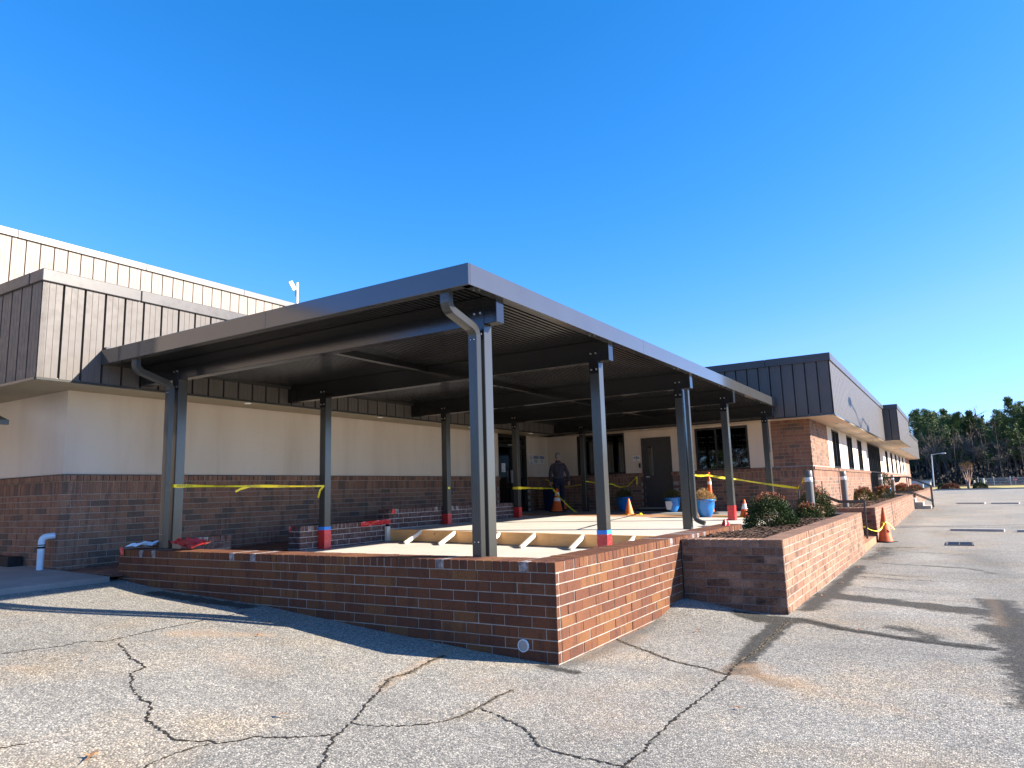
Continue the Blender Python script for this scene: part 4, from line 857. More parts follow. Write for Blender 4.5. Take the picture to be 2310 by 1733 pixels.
# ------------------------------------------------------------------ pots
def foliage(n, rx, ry, rz, ls, flat=.5, shell=.55, lower=0.0, aspect=.35, curl=.25, seed=1, lean=None):
    r_ = random.Random(seed); q = MB(); bump_ = [(r_.uniform(0, 6.28), r_.uniform(.2, 1.3), r_.uniform(.08, .2)) for _ in range(9)]
    for _ in range(n):
        a = r_.uniform(0, 6.283); v = r_.uniform(lower, 1); el = math.asin(v); rad = r_.uniform(shell, 1)**.6
        k = 1+sum(am*math.cos(3*(a-b0))*math.cos(4*(el-e0)) for b0, e0, am in bump_)*.3
        d = Vector((math.cos(el)*math.cos(a), math.cos(el)*math.sin(a), math.sin(el))); c = Vector((d.x*rx, d.y*ry, d.z*rz))*rad*k
        o = (d+Vector((r_.gauss(0, .6), r_.gauss(0, .6), r_.gauss(.1, .5)))).normalized(); s_ = o.orthogonal().normalized(); s_ = Matrix.Rotation(r_.uniform(0, 6.28), 3, o)@s_
        L_ = ls*r_.uniform(.6, 1.4); w_ = L_*aspect; nn = o.cross(s_)
        q.add([c-s_*w_*.5*0, c+o*L_*.45+s_*w_*.5+nn*L_*curl*.3, c+o*L_, c+o*L_*.45-s_*w_*.5+nn*L_*curl*.3], [(0,1,2,3)])
    return q
def pot(loc, label, plabel, sc, mat, group='blue glazed pots'):
    t = thing('plant_pot', label, 'plant pot', loc, 0, group); t.scale = (sc, sc, sc)
    q = MB(); q.lathe([(0,0),(.14,0),(.155,.02),(.20,.12),(.235,.26),(.245,.40),(.275,.415),(.275,.445),(.25,.45),(.23,.42),(0,.40)], 32); q.build('body', M['glaze'], t, (0,0,0))
    q = MB(); q.lathe([(.24,.395),(0,.41)], 20); q.build('soil', M['soil'], t, (0,0,0))
    q = foliage(3600, .27, .27, .30, .032, seed=int(abs(loc[0])*10), shell=.5); o = q.build('potted_plant', mat, None, (loc[0], loc[1], loc[2]+.40*sc)); o.scale = (sc, sc, sc); tag(o, plabel, 'potted plant', 'plants in the blue pots')
pot((-5.45, 14.45, -.01), 'shaded blue pot left of the grey door', 'dark leafy plant in the pot left of the grey door', .95, M['darkflower'])
pot((-3.82, 14.15, -.04), 'shaded blue pot with a white sheet on it, right of the grey door', 'dark leafy plant in the pot with the white sheet', .92, M['darkflower'])
pot((-2.06, 11.5, -.08), 'sunlit bright blue pot between the canopy posts', 'round tan dried plant in the sunlit pot', .95, M['dryflower'])
q = MB(); q.add([(-3.95,13.915,.27),(-3.77,13.915,.27),(-3.74,13.92,.19),(-3.80,13.93,.03),(-3.92,13.93,.03),(-3.94,13.92,.15)], [(0,1,2,3,4,5)]); tag(q.build('paper_sheet', M['white']), 'white sheet stuck on the front of the pot right of the grey door', 'paper')
q = MB(); q.box(-5.2, -4.0, 14.75, 15.25, -.02, .012, .003); tag(q.build('door_mat', M['black_r']), 'dark door mat lying before the grey door', 'door mat')
tc = thing('trash_can', 'dark blue bin in the shade left of the walking person', 'trash can', (-8.1, 14.6, .03)); q = MB(); q.lathe([(0,0),(.20,0),(.22,.05),(.25,.62),(.27,.64),(.27,.67)], 20); q.build('body', simple('dark_blue_bin', (.008,.02,.07), .4), tc, (0,0,0)); q = MB(); q.lathe([(.275,.67),(.26,.72),(.12,.78),(0,.79)], 20); q.build('lid', M['black'], tc, (0,0,0)); q = MB(); q.box(-.02,.05,-.285,-.26,.70,.74,.004); q.build('tag', M['white'], tc, (0,0,0))

# ------------------------------------------------------------------ signs
def sign(name, label, kind, x, y, z, w_, h, lines, head=None, headm=None, face='x'):
    t = thing(name, label, 'sign', (x, y, z))
    xd = (0,1,0) if face == 'x' else (1,0,0); nx_ = Vector((1,0,0) if face == 'x' else (0,-1,0))
    def pl(q, a0, a1, b0, b1, o0, o1):
        if face == 'x': q.box(o0, o1, a0, a1, b0, b1)
        else: q.box(a0, a1, -o1, -o0, b0, b1)
    q = MB(); pl(q, -w_/2, w_/2, -h/2, h/2, 0, .004); q.build('plate', M['white'], t, (0,0,0))
    if head:
        q = MB(); pl(q, -w_/2+.008, w_/2-.008, h/2-.10, h/2-.01, .0045, .006); q.build('header', headm, t, (0,0,0)); q = MB(); text_on(q, head, .075, nx_*.0065+Vector((0,0,h/2-.055)), xd); q.build('lettering', M['white'], t, (0,0,0))
    q = MB()
    for body, size, zz in lines:
        if isinstance(body, float): pl(q, -body/2, body/2, zz-size/2, zz+size/2, .0045, .006)
        else: text_on(q, body, size, nx_*.006+Vector((0,0,zz)), xd)
    q.build('print', M['ink'], t, (0,0,0)); return t
s1 = sign('no_smoking_sign', 'white no smoking sign, leftmost of three signs by the glass door', 'sign', XL+.0, 14.39, 1.72, .24, .34, [('NO', .06, -.06), ('SMOKING', .045, -.105), (.16,.012,-.145)])
q = MB(); n = 24
q.add([(.006, .075*math.cos(2*math.pi*k/n)*r_, .07+.075*math.sin(2*math.pi*k/n)*r_) for r_ in (1, .82) for k in range(n)], [(k, (k+1) % n, n+(k+1) % n, n+k) for k in range(n)]); q.add([(.0065,-.05,.115),(.0065,-.042,.122),(.0065,.05,.025),(.0065,.042,.018)], [(0,1,2,3)]); q.add([(.006,-.04,.06),(.006,.03,.06),(.006,.03,.074),(.006,-.04,.074)], [(0,1,2,3)]); q.build('symbol', M['ink'], s1, (0,0,0))
sign('notice_sign', 'blue headed notice sign, middle of three signs by the glass door', 'sign', XL+.0, 14.73, 1.72, .33, .27, [(.24,.014,.0),(.26,.014,-.035),(.22,.014,-.07),(.18,.014,-.105)], 'NOTICE', M['signblue'])
sign('notice_sign', 'blue headed notice sign, rightmost of three signs by the glass door', 'sign', XL+.0, 15.13, 1.72, .33, .27, [(.25,.012,.0),(.2,.012,-.035),(.26,.012,-.07),(.15,.012,-.105)], 'NOTICE', M['signblue'])
sign('paper_notice', 'white printed paper taped inside the glass door', 'sign', XL-.09, 12.83, 1.43, .2, .27, [(.13,.012,.09),(.15,.008,.06),(.15,.008,.03),(.14,.008,.0),(.15,.012,-.04),(.14,.008,-.07),(.13,.02,-.10)])
sign('door_sign', 'small white sign with black lines beside the grey door', 'sign', -5.43, YB-.004, 1.62, .24, .17, [(.2,.022,.035),(.2,.018,-.01),(.08,.012,-.055),(.02,.03,.06)], face='y')
q = MB(); q.box(-5.36, -5.30, YB-.04, YB, 1.31, 1.46, .008); tag(q.build('card_reader', M['black']), 'small black card reader on the wall left of the grey door', 'card reader')
# left edge items
pp = thing('vent_pipe', 'white elbow pipe with black clamps standing against the brick at the left', 'pipe', (-8.86, -.30, -.41))
q = MB(); q.tube(smooth_path([(-8.87,-.33,-.41),(-8.87,-.33,.19),(-8.80,-.17,.20)], .08), .048, 14); q.build('pipe', M['pvc'], pp)
q = MB(); q.tube([(-8.87,-.33,.06),(-8.87,-.33,.075)], .053, 14); q.tube([(-8.87,-.33,.015),(-8.87,-.33,.045)], .053, 14); q.build('clamp', M['black_r'], pp)
bt = thing('black_trough', 'low black box against the wall at the left edge of the photo', 'box', (-10.3, -.32, -.405)); q = MB(); q.box(-11.2, -9.72, -.42, -.2, -.29, -.13, .01); q.build('body', M['black'], bt)
aw = thing('door_awning', 'dark corner of a small metal awning at the left edge of the photo', 'awning', (-10, -1.6, 1.9)); q = MB(); q.add([(-11.4,-2.8,2.75),(-8.93,-2.8,1.985),(-8.93,-.9,1.985),(-11.4,-.9,2.75),(-11.4,-2.8,2.69),(-8.93,-2.8,1.925),(-8.93,-.9,1.925),(-11.4,-.9,2.69)], [(0,1,2,3),(7,6,5,4),(0,4,5,1),(1,5,6,2),(2,6,7,3),(3,7,4,0)]); q.build('roof_sheet', M['bronze'], aw); q = MB(); q.box(-8.925,-8.87,-2.8,-.9,1.90,1.975,.004); q.build('gutter', M['bronze'], aw)

# ------------------------------------------------------------------ rails, bollards, grate
hr = thing('handrail', 'dark bronze handrail beside the terracotta steps, its post by the leaning orange cone', 'handrail', (1.18, 14.23, -.93))
q = MB(); q.bar((1.18,14.23,-.93),(1.20,14.23,.20), .04, .04, up=(0,1,0)); q.build('post', M['rail'], hr)
q = MB(); q.bar((1.215,14.23,.165),(.60,14.23,.165), .05, .075); q.bar((.62,14.23,.165),(-.36,14.23,.58), .05, .075); q.build('top_rail', M['rail'], hr)
q = MB(); q.bar((-.36,14.23,.60),(-.36,14.23,-.13), .04, .04, up=(0,1,0)); q.build('post', M['rail'], hr)
for y, lab in ((35.25, 'near handrail of the concrete steps'), (36.95, 'far handrail of the concrete steps')):
    t = thing('handrail', lab+', dark bronze', 'handrail', (1.6, y, -.7), 0, 'handrails of the concrete steps'); k = .88
    q = MB(); q.bar((2.10,y,-.77),(2.10,y,.33), .045, .045, up=(0,1,0)); q.build('post', M['rail'], t); q = MB(); q.bar((1.10,y,-.08),(1.10,y,.84), .045, .045, up=(0,1,0)); q.build('post', M['rail'], t); q = MB(); q.bar((-.05,y,-.08),(-.05,y,.84), .045, .045, up=(0,1,0)); q.build('post', M['rail'], t)
    q = MB(); q.bar((-.1,y,.84),(1.12,y,.84), .05, .06); q.bar((1.10,y,.84),(2.13,y,.33), .05, .06); q.build('top_rail', M['rail'], t); q = MB(); q.bar((-.1,y,.09),(1.12,y,.09), .04, .05); q.bar((1.10,y,.09),(2.13,y,-.42), .04, .05); q.build('lower_rail', M['rail'], t)
bd = None
BL = [((.44,11.1,-.14), 'nearest bollard light, tape tied round it, rising from the shrubs'), ((.42,17.0,-.10), 'second bollard light, standing behind the leaning cone'), ((.22,31.5,-.10), 'third bollard light, beside the green shrub at the entrance'), ((.24,38.5,-.10), 'fourth bollard light, beyond the concrete steps handrail')]
for i, (loc, lab) in enumerate(BL):
    if i == 0:
        bd = thing('bollard_light', lab, 'bollard light', loc, 0, 'bollard lights along the planters')
        q = MB(); q.lathe([(.088,-.02),(.088,.83)], 24); q.build('post', M['bollard'], bd, (0,0,0)); q = MB(); q.lathe([(.082,.83),(.088,.835),(.088,.925),(.082,.93)], 24); q.build('lens', M['lens'], bd, (0,0,0)); q = MB(); q.lathe([(.088,.93),(.088,1.07),(.08,1.08),(0,1.085)], 24); q.build('cap', M['bollard'], bd, (0,0,0))
    else: dup(bd, loc, 0, lab)
gt = thing('storm_drain_grate', 'dark rectangular storm drain grate in the asphalt', 'drain grate', (3.14, 14.95, -.95)); zz = gzz(3.1, 14.95)
q = MB(); q.box(2.86,2.90,14.47,15.43,zz-.05,zz+.014); q.box(3.40,3.44,14.47,15.43,zz-.05,zz+.014); q.box(2.90,3.40,14.47,14.51,zz-.05,zz+.014); q.box(2.90,3.40,15.39,15.43,zz-.05,zz+.014); q.box(3.13,3.15,14.5,15.4,zz-.05,zz+.014); q.build('frame', simple('rusty_grate_frame', (.10,.085,.07), .7), gt)
q = MB()
for k in range(14): q.box(2.90, 3.40, 14.55+k*.06, 14.575+k*.06, zz-.03, zz+.010)
stuff(q.build('bars', M['black'], gt)); q = MB(); q.add([(2.88,14.48,zz+.006),(3.42,14.48,zz+.006),(3.42,15.41,zz+.006),(2.88,15.41,zz+.006)], [(0,1,2,3)]); q.build('pit', M['ink'], gt)

# ------------------------------------------------------------------ shrubs
def shrub(x, y, z, rx, ry, rz, n, label, red=.12, seed=1, ls=.045, rust=0, group='shrubs in the planters'):
    t = thing('nandina_shrub', label, 'shrub', (x, y, z), 0, group)
    foliage(n, rx, ry, rz, ls, seed=seed, shell=.45, lower=-.1).build('foliage', M['leaf'], t, (0,0,0))
    q = foliage(int(n*red), rx*.98, ry*.98, rz*1.08, ls*1.1, seed=seed+50, shell=.85, lower=.80); 
    r_ = random.Random(seed)
    for _ in range(int(5+red*28)):      # upright red shoots
        a = r_.uniform(0, 6.28); rr = r_.uniform(0, .62); b0 = Vector((rx*rr*math.cos(a), ry*rr*math.sin(a), rz*math.sqrt(max(.05, 1-rr*rr))*.95)); d = Vector((math.cos(a)*rr*.8+r_.gauss(0,.2), math.sin(a)*rr*.8+r_.gauss(0,.2), 1)).normalized(); L_ = ls*r_.uniform(1.0, 2.6)
        for k in range(9):
            p = b0+d*L_*k/8; o = (d*.6+Vector((r_.gauss(0, 1), r_.gauss(0, 1), .2))).normalized(); s_ = o.orthogonal().normalized()*ls*.16
            q.add([p, p+o*ls*.5+s_, p+o*ls*1.05, p+o*ls*.5-s_], [(0,1,2,3)])
    stuff(q.build('new_growth', M['leafred'], t, (0,0,0)))
    if rust: foliage(int(n*rust), rx, ry, rz, ls, seed=seed+9, shell=.7, lower=.2).build('rust_foliage', M['leafred' if rust > .4 else 'leaforange'], t, (0,0,0))
    q = MB()
    for k in range(10):
        a = r_.uniform(0, 6.28); q.tube([(0,0,-.05),(rx*.6*math.cos(a), ry*.6*math.sin(a), rz*.7)], [.008,.004], 5)
    q.build('stems', M['bark'], t, (0,0,0))
shrub(.12, 8.45, -.16, .50, .60, .62, 17000, 'largest nandina shrub, red tipped, in the nearest planter', .03, 3, .036)
shrub(.41, 11.85, -.12, .44, .36, .62, 9000, 'red tipped shrub behind the nearest bollard light', .05, 4, .036, .05)
shrub(.48, 10.35, -.14, .30, .34, .34, 6500, 'low shrub between the largest shrub and the nearest bollard light', .08, 5, .034, .05)
shrub(.15, 24.5, -.10, .46, .6, .48, 2400, 'first shrub of the second planter, rust tipped dome', .12, 6, .06, .35)
shrub(.38, 30.5, -.08, .42, .6, .46, 2200, 'second shrub of the second planter, red topped, beside the blue pot', .35, 7, .06, .35)
shrub(.33, 42.5, -.08, .42, .7, .45, 1500, 'rust red shrub just past the concrete steps', .4, 8, .07, .7)
shrub(.70, 52, -.08, .50, .9, .38, 1500, 'low rust red shrub in the farthest planter', .3, 9, .07, .9)
shrub(.2, 47, -.08, .4, .8, .5, 1200, 'rust red shrub between two others in the farthest planter', .3, 19, .07, .8)
gp = thing('entrance_shrub', 'bright green leafy shrub in a blue pot at the entrance', 'shrub', (.25, 33.6, .25)); foliage(1500, .27, .3, .62, .07, seed=12, shell=.3, lower=-.3).build('foliage', M['hedge'], gp, (0,0,.2)); q = MB(); q.lathe([(0,0),(.17,0),(.22,.15),(.24,.36),(.26,.38),(.24,.40)], 20, (0,0,-.33)); q.build('pot_body', M['glaze'], gp, (0,0,0))
# dark flag-like cloth on the far rail
q = MB(); q.add([(.55,35.2,.88),(.86,35.2,.84),(.80,35.22,.70),(.74,35.22,.60),(.58,35.2,.55),(.54,35.22,.7)], [(0,1,2,3,4,5)]); fl_ = tag(q.build('hanging_cap', M['black']), 'black cloth with white ring emblem hanging on the rail of the concrete steps', 'cloth')
q = MB(); n = 20; q.add([(.67+.075*math.cos(2*math.pi*k/n)*r_, 35.195, .72+.05*math.sin(2*math.pi*k/n)*r_) for r_ in (1,.75) for k in range(n)], [(k, (k+1) % n, n+(k+1) % n, n+k) for k in range(n)]); q.build('emblem', M['galv'], fl_)
# ------------------------------------------------------------------ person
def caps(q, a, b_, ra, rb, n=12):
    a = Vector(a); b_ = Vector(b_); d = (b_-a).normalized() if (b_-a).length > 1e-5 else Vector((0,0,1)); P = []; Rr = []
    for k in (90, 60, 30): P.append(a-d*ra*math.sin(R(k))); Rr.append(max(ra*math.cos(R(k)), .001))
    P += [a, b_]; Rr += [ra, rb]
    for k in (30, 60, 90): P.append(b_+d*rb*math.sin(R(k))); Rr.append(max(rb*math.cos(R(k)), .001))
    q.tube(P, Rr, n)
def ell(q, c, r_, n=16):
    vs = []; m = 10
    for i in range(m+1):
        t = math.pi*i/m
        vs += [(c[0]+r_[0]*math.sin(t)*math.cos(2*math.pi*k/n), c[1]+r_[1]*math.sin(t)*math.sin(2*math.pi*k/n), c[2]-r_[2]*math.cos(t)) for k in range(n)]
    q.add(vs, [(i*n+k, i*n+(k+1) % n, (i+1)*n+(k+1) % n, (i+1)*n+k) for i in range(m) for k in range(n)], True)
def fuse(q, name, mat, vox, parent, smooth=4):
    me_ = q.mesh(name, None); o = bpy.data.objects.new('tmp', me_); COL.objects.link(o)
    m_ = o.modifiers.new('r', 'REMESH'); m_.mode = 'VOXEL'; m_.voxel_size = vox; m_.use_smooth_shade = True; s_ = o.modifiers.new('s', 'SMOOTH'); s_.iterations = smooth; s_.factor = .5
    dg = bpy.context.evaluated_depsgraph_get(); dg.update(); me2 = bpy.data.meshes.new_from_object(o.evaluated_get(dg)); me2.name = name; bpy.data.objects.remove(o); bpy.data.meshes.remove(me_)
    me2.materials.clear(); me2.materials.append(mat); return link(me2, name, parent, (0,0,0))
pr_ = thing('person', 'grey haired person in dark shirt and jeans walking away towards the glass door', 'person', (-7.46, 14.02, .022), R(34))
q = MB()
ell(q, (0,.01,1.715), (.082,.100,.118)); caps(q, (0,0,1.50), (0,.0,1.66), .066, .062); ell(q, (-.08,.01,1.71), (.014,.02,.032)); ell(q, (.08,.01,1.71), (.014,.02,.032)); caps(q, (0,.095,1.72), (0,.118,1.695), .012, .015); ell(q, (0,.075,1.645), (.035,.03,.02)); ell(q, (-.03,.088,1.735), (.014,.012,.009)); ell(q, (.03,.088,1.735), (.014,.012,.009))
ell(q, (0,0,1.30), (.17,.11,.26)); ell(q, (0,0,1.0), (.155,.11,.14))
hands = []
for s_, sh, el_, wr in ((-1,(-.20,0,1.475),(-.265,-.02,1.17),(-.255,.07,.925)), (1,(.20,0,1.475),(.285,-.05,1.18),(.315,-.03,.93))):
    caps(q, sh, el_, .052, .040); caps(q, el_, wr, .040, .027); w_ = Vector(wr); d = Vector((0,.03*s_*-1,-1)).normalized()
    caps(q, w_, w_+d*.085, .027, .034)
    for k in range(4):
        b0 = w_+d*.085+Vector((0,(k-1.5)*.019,0)); L_ = (.065,.075,.07,.055)[k]; m1 = b0+d*L_*.5+Vector((-.006*s_,0,0)); caps(q, b0, m1, .0095, .009, 8); caps(q, m1, m1+d*L_*.5+Vector((-.018*s_,0,0)), .009, .0075, 8)
    t0 = w_+d*.03+Vector((0,.03,0)); t1 = t0+d*.035+Vector((-.008*s_,.022,0)); caps(q, t0, t1, .011, .010, 8); caps(q, t1, t1+d*.03+Vector((-.008*s_,.002,0)), .010, .008, 8)
LEG = [(-1,(-.09,0,.95),(-.10,.06,.50),(-.10,-.06,.10)), (1,(.09,0,.95),(.105,.10,.52),(.11,.16,.10))]
for s_, hp, kn, an_ in LEG: caps(q, hp, kn, .082, .055); caps(q, kn, an_, .055, .036); caps(q, an_, (an_[0], an_[1]+.13, .04), .036, .03)
fuse(q, 'body', M['skin'], .0065, pr_)
q = MB(); ell(q, (0,-.005,1.26), (.185,.13,.26)); ell(q, (0,-.005,1.38), (.215,.12,.13)); caps(q, (-.15,-.005,1.44), (.15,-.005,1.44), .075, .075); caps(q, (-.06,-.005,1.53), (.06,-.005,1.53), .045, .045); ell(q, (0,-.01,1.06), (.185,.135,.10)); caps(q, (0,0,1.5), (0,.0,1.585), .078, .068)
for s_, sh, el_, wr in ((-1,(-.185,0,1.44),(-.265,-.02,1.17),(-.257,.06,.95)), (1,(.185,0,1.44),(.285,-.05,1.18),(.313,-.033,.955))): caps(q, sh, el_, .068, .058); caps(q, el_, wr, .055, .040)
fuse(q, 'shirt', M['shirt'], .009, pr_, 3)
q = MB(); ell(q, (0,0,.95), (.178,.128,.13))
for s_, hp, kn, an_ in LEG: caps(q, hp, kn, .098, .070); caps(q, kn, (an_[0], an_[1], .09), .070, .055)
fuse(q, 'jeans', M['jeans'], .009, pr_, 3)
q = MB(); q.lathe([(.172,.995),(.175,1.0),(.175,1.03),(.172,1.035)], 24); bl_ = q.mesh('belt', M['black_r']); bl_.transform(Matrix.Scale(.76, 4, (0,1,0))); link(bl_, 'belt', pr_, (0,0,0))
q = MB(); ell(q, (0,-.012,1.745), (.094,.108,.100)); ell(q, (0,-.06,1.715), (.082,.056,.062)); fuse(q, 'hair', M['hair'], .008, pr_, 2)
for s_, hp, kn, an_ in LEG:
    q = MB(); caps(q, (an_[0], an_[1]-.03, .045), (an_[0], an_[1]+.17, .038), .048, .040); q.box(an_[0]-.045, an_[0]+.045, an_[1]-.07, an_[1]+.20, -.012, .02, .008); q.build('shoe', M['black_r'], pr_, (0,0,0))

# ------------------------------------------------------------------ street lamps
sh = thing('parking_lot_lamp', 'tall double headed parking lot lamp that throws its shadow on the fascia', 'street lamp', (9.67, 24.53, -.85))
q = MB(); q.tube([(9.67,24.53,-.9),(9.67,24.53,7.6)], [.10,.06], 14); q.build('pole', M['galv'], sh); q = MB(); q.tube(smooth_path([(9.67,24.53,7.3),(9.67,23.6,7.75),(9.67,22.5,7.95)], .3), .04, 8); q.tube(smooth_path([(9.67,24.53,7.3),(9.67,25.4,7.75),(9.67,26.6,7.55)], .3), .04, 8); q.build('arm', M['galv'], sh)
for y, z_ in ((22.1,8.0),(27.0,7.45)):
    q = MB(); ell(q, (9.67,y,z_), (.17,.42,.13)); q.build('lamp_head', M['galv'], sh)
fl2 = thing('street_lamp', 'slim street lamp with one arm before the dark trees', 'street lamp', (.35, 118, -.6))
q = MB(); q.tube([(.25,118,-.7),(.42,118,4.45)], [.11,.07], 8); q.build('pole', M['galv'], fl2); q = MB(); q.tube([(.42,118,4.35),(1.0,118,4.45),(1.75,118,4.55)], .05, 6); q.build('arm', M['galv'], fl2); q = MB(); ell(q, (1.95,118,4.5), (.36,.18,.12)); q.build('lamp_head', M['galv'], fl2)
# ------------------------------------------------------------------ far edge of the lot
q = MB(); q.box(-60, 70, 89.85, 90.0, -.75, -.47, .01); struct(q.build('far_curb', M['oldconc']))
q = MB(); nx_, ny_ = 60, 14; vs = [(-60+130*i/nx_, 90.0+26*j/ny_, -.515+.03*math.sin(i*1.3)*math.cos(j)+.05*(j/ny_)) for j in range(ny_+1) for i in range(nx_+1)]
q.add(vs, [(j*(nx_+1)+i, j*(nx_+1)+i+1, (j+1)*(nx_+1)+i+1, (j+1)*(nx_+1)+i) for j in range(ny_) for i in range(nx_)]); struct(q.build('grass_verge', M['grass']))
q = MB(); q.add([(-120,116.0,-.46),(140,116.0,-.46),(140,260,1.5),(-120,260,1.5)], [(0,1,2,3)]); struct(q.build('forest_floor', M['soil']))
q = MB(); q.add([(1.0,90.02,-.45),(7.6,90.02,-.45),(7.0,94.5,-.44),(1.0,94.5,-.44)], [(0,1,2,3)]); struct(q.build('mulch_strip', M['soil']))
mt = thing('crape_myrtle', 'pruned bare crape myrtle with reddish forked trunks on the verge', 'tree', (4.34, 93, -.5))
r_ = random.Random(4)
q = MB(); tops = []
for x, y, z_ in ((-.42,0,2.0),(-.15,.1,1.9),(.28,0,2.05),(.5,.1,1.95),(.05,.2,2.1)):
    p = [Vector((0,0,-.1)), Vector((x*.25+.03*r_.uniform(-1,1), y, .6)), Vector((x*.7, y, 1.35)), Vector((x, y, z_))]; q.tube([mt.location+a for a in p], [.13,.085,.065,.05], 7); tops.append(mt.location+p[-1])
q.build('trunk', M['myrtle'], mt)
q = MB()
for tp in tops:
    for k in range(12): d = Vector((r_.gauss(0,.35), r_.gauss(0,.3), 1)).normalized(); m_ = tp+d*.4; q.tube([tp, m_, m_+Vector((r_.gauss(0,.1), 0, .45))], [.03,.02,.008], 4, cap=False)
q.build('branches', M['myrtle'], mt)
q = MB()
for tp in tops:
    for k in range(60): c = tp+Vector((r_.gauss(0,.16), r_.gauss(0,.16), .75+r_.gauss(0,.16))); q.add([c, c+Vector((.07,0,.03)), c+Vector((.05,0,.1)), c+Vector((-.02,0,.07))], [(0,1,2,3)])
q.build('seed_heads', M['leaforange'], mt)
def farshrub(name, label, x, y, z, rx, ry, rz, n, mat, seed, ls=.16):
    t = thing(name, label, 'shrub', (x, y, z)); foliage(n, rx, ry, rz, ls, seed=seed, shell=.6, lower=-.1).build('foliage', mat, t, (0,0,0)); q = MB(); q.tube([(0,0,-.2),(0,0,rz*.6)], .06, 6); q.build('stem', M['bark'], t, (0,0,0)); return t
farshrub('clipped_shrub', 'dark clipped evergreen mound right of the crape myrtle', 5.42, 92, -.55, .76, .7, .78, 9000, M['hedge'], 31, .07)
farshrub('clipped_shrub', 'smaller dark evergreen mound left of the crape myrtle', 1.75, 93.5, -.55, .6, .6, .75, 6000, M['hedge'], 32, .07)
farshrub('rust_shrub', 'low tangled rust coloured shrub left of the crape myrtle', 2.55, 92, -.5, .9, .7, .62, 2400, M['leafred'], 33, .14)
for x, y, h, l in ((-1.85,95,1.2,'behind the rail of the concrete steps'),(-.35,95,.75,'left of the slim street lamp'),(.42,95,.85,'right beside the foot of the slim street lamp'),(4.98,94,.95,'behind the left part of the clipped mound'),(5.9,94,1.15,'behind the right part of the clipped mound')):
    q = MB(); q.lathe([(.085,0),(.085,h),(.06,h+.04),(0,h+.05)], 12, (x, y, -.55)); tag(q.build('yellow_guard_post', M['palepaint']), 'pale yellow guard post '+l, 'bollard', 'pale guard posts at the far edge of the lot')
fc = thing('chain_link_fence', 'grey chain link fence along the grass in front of the woods', 'fence', (8, 117, -.5))
fx = [5.85, 7.75, 9.7, 11.6, 13.6, 15.6, 17.6, 19.6, 21.6, 23.6, 25.6]
for x in fx:
    q = MB(); q.tube([(x,117,-.6),(x,117,.85 if x != 11.6 else 1.05)], .045, 6); q.build('post', M['galv'], fc)
q = MB(); q.tube([(fx[0],117,.62),(fx[-1],117,.62)], .022, 5); q.build('top_rail', M['galv'], fc); q = MB(); q.tube([(fx[0],117,.12),(fx[-1],117,.12)], .018, 5); q.build('mid_rail', M['galv'], fc)
q = MB(); x = fx[0]
while x < fx[-1]:
    for sg in (1, -1): a = (x if sg > 0 else x+1.1); q.bar((a,117,-.5),(a+sg*1.1,117,.62), .009, .009)
    x += .09
stuff(q.build('wire_mesh', M['galv'], fc))
def rsign(name, label, x, z, w_, h, pts=None, mat=None, txt=None, tm=None):
    t = thing(name, label, 'sign', (x, 115, -.5)); q = MB(); q.box(x-.025, x+.025, 115.03, 115.07, -.55, z); q.build('post', M['galv'], t)
    q = MB(); n = 8 if pts else 4
    if pts: q.prism([(x+w_/2*math.cos(math.pi/8+k*math.pi/4), 115.02, z+w_/2*math.sin(math.pi/8+k*math.pi/4)) for k in range(8)], (0,-.012,0))
    else: q.box(x-w_/2, x+w_/2, 115.008, 115.02, z-h/2, z+h/2)
    q.build('plate', mat, t)
    if txt: q = MB(); text_on(q, txt, .17, (x, 115.004, z), (1,0,0)); q.build('lettering', tm, t)
    else:
        q = MB(); q.box(x-w_*.35, x+w_*.35, 115.0, 115.006, z-.03, z+.0); q.box(x-w_*.25, x+w_*.25, 115.0, 115.006, z+.06, z+.09); q.build('print', M['ink'], t)
rsign('road_sign', 'small white rectangular sign before the chain link fence', 6.62, .26, .42, .26, None, M['white'])
rsign('stop_sign', 'red octagonal stop sign before the chain link fence', 10.15, .33, .36, .36, True, simple('red_sign', (.45,.02,.03), .5), 'STOP', M['white'])
fb = thing('utility_building', 'low pale blue grey shed behind the steps handrail at the edge of the woods', 'building', (-1.2, 119, -.5)); q = MB(); q.box(-2.6, -.1, 119, 121, -.6, .55); q.build('wall', M['galv'], fb); q = MB(); q.box(-2.7, 0, 118.9, 121.1, .55, .68); q.build('roof', M['greycoping'], fb)

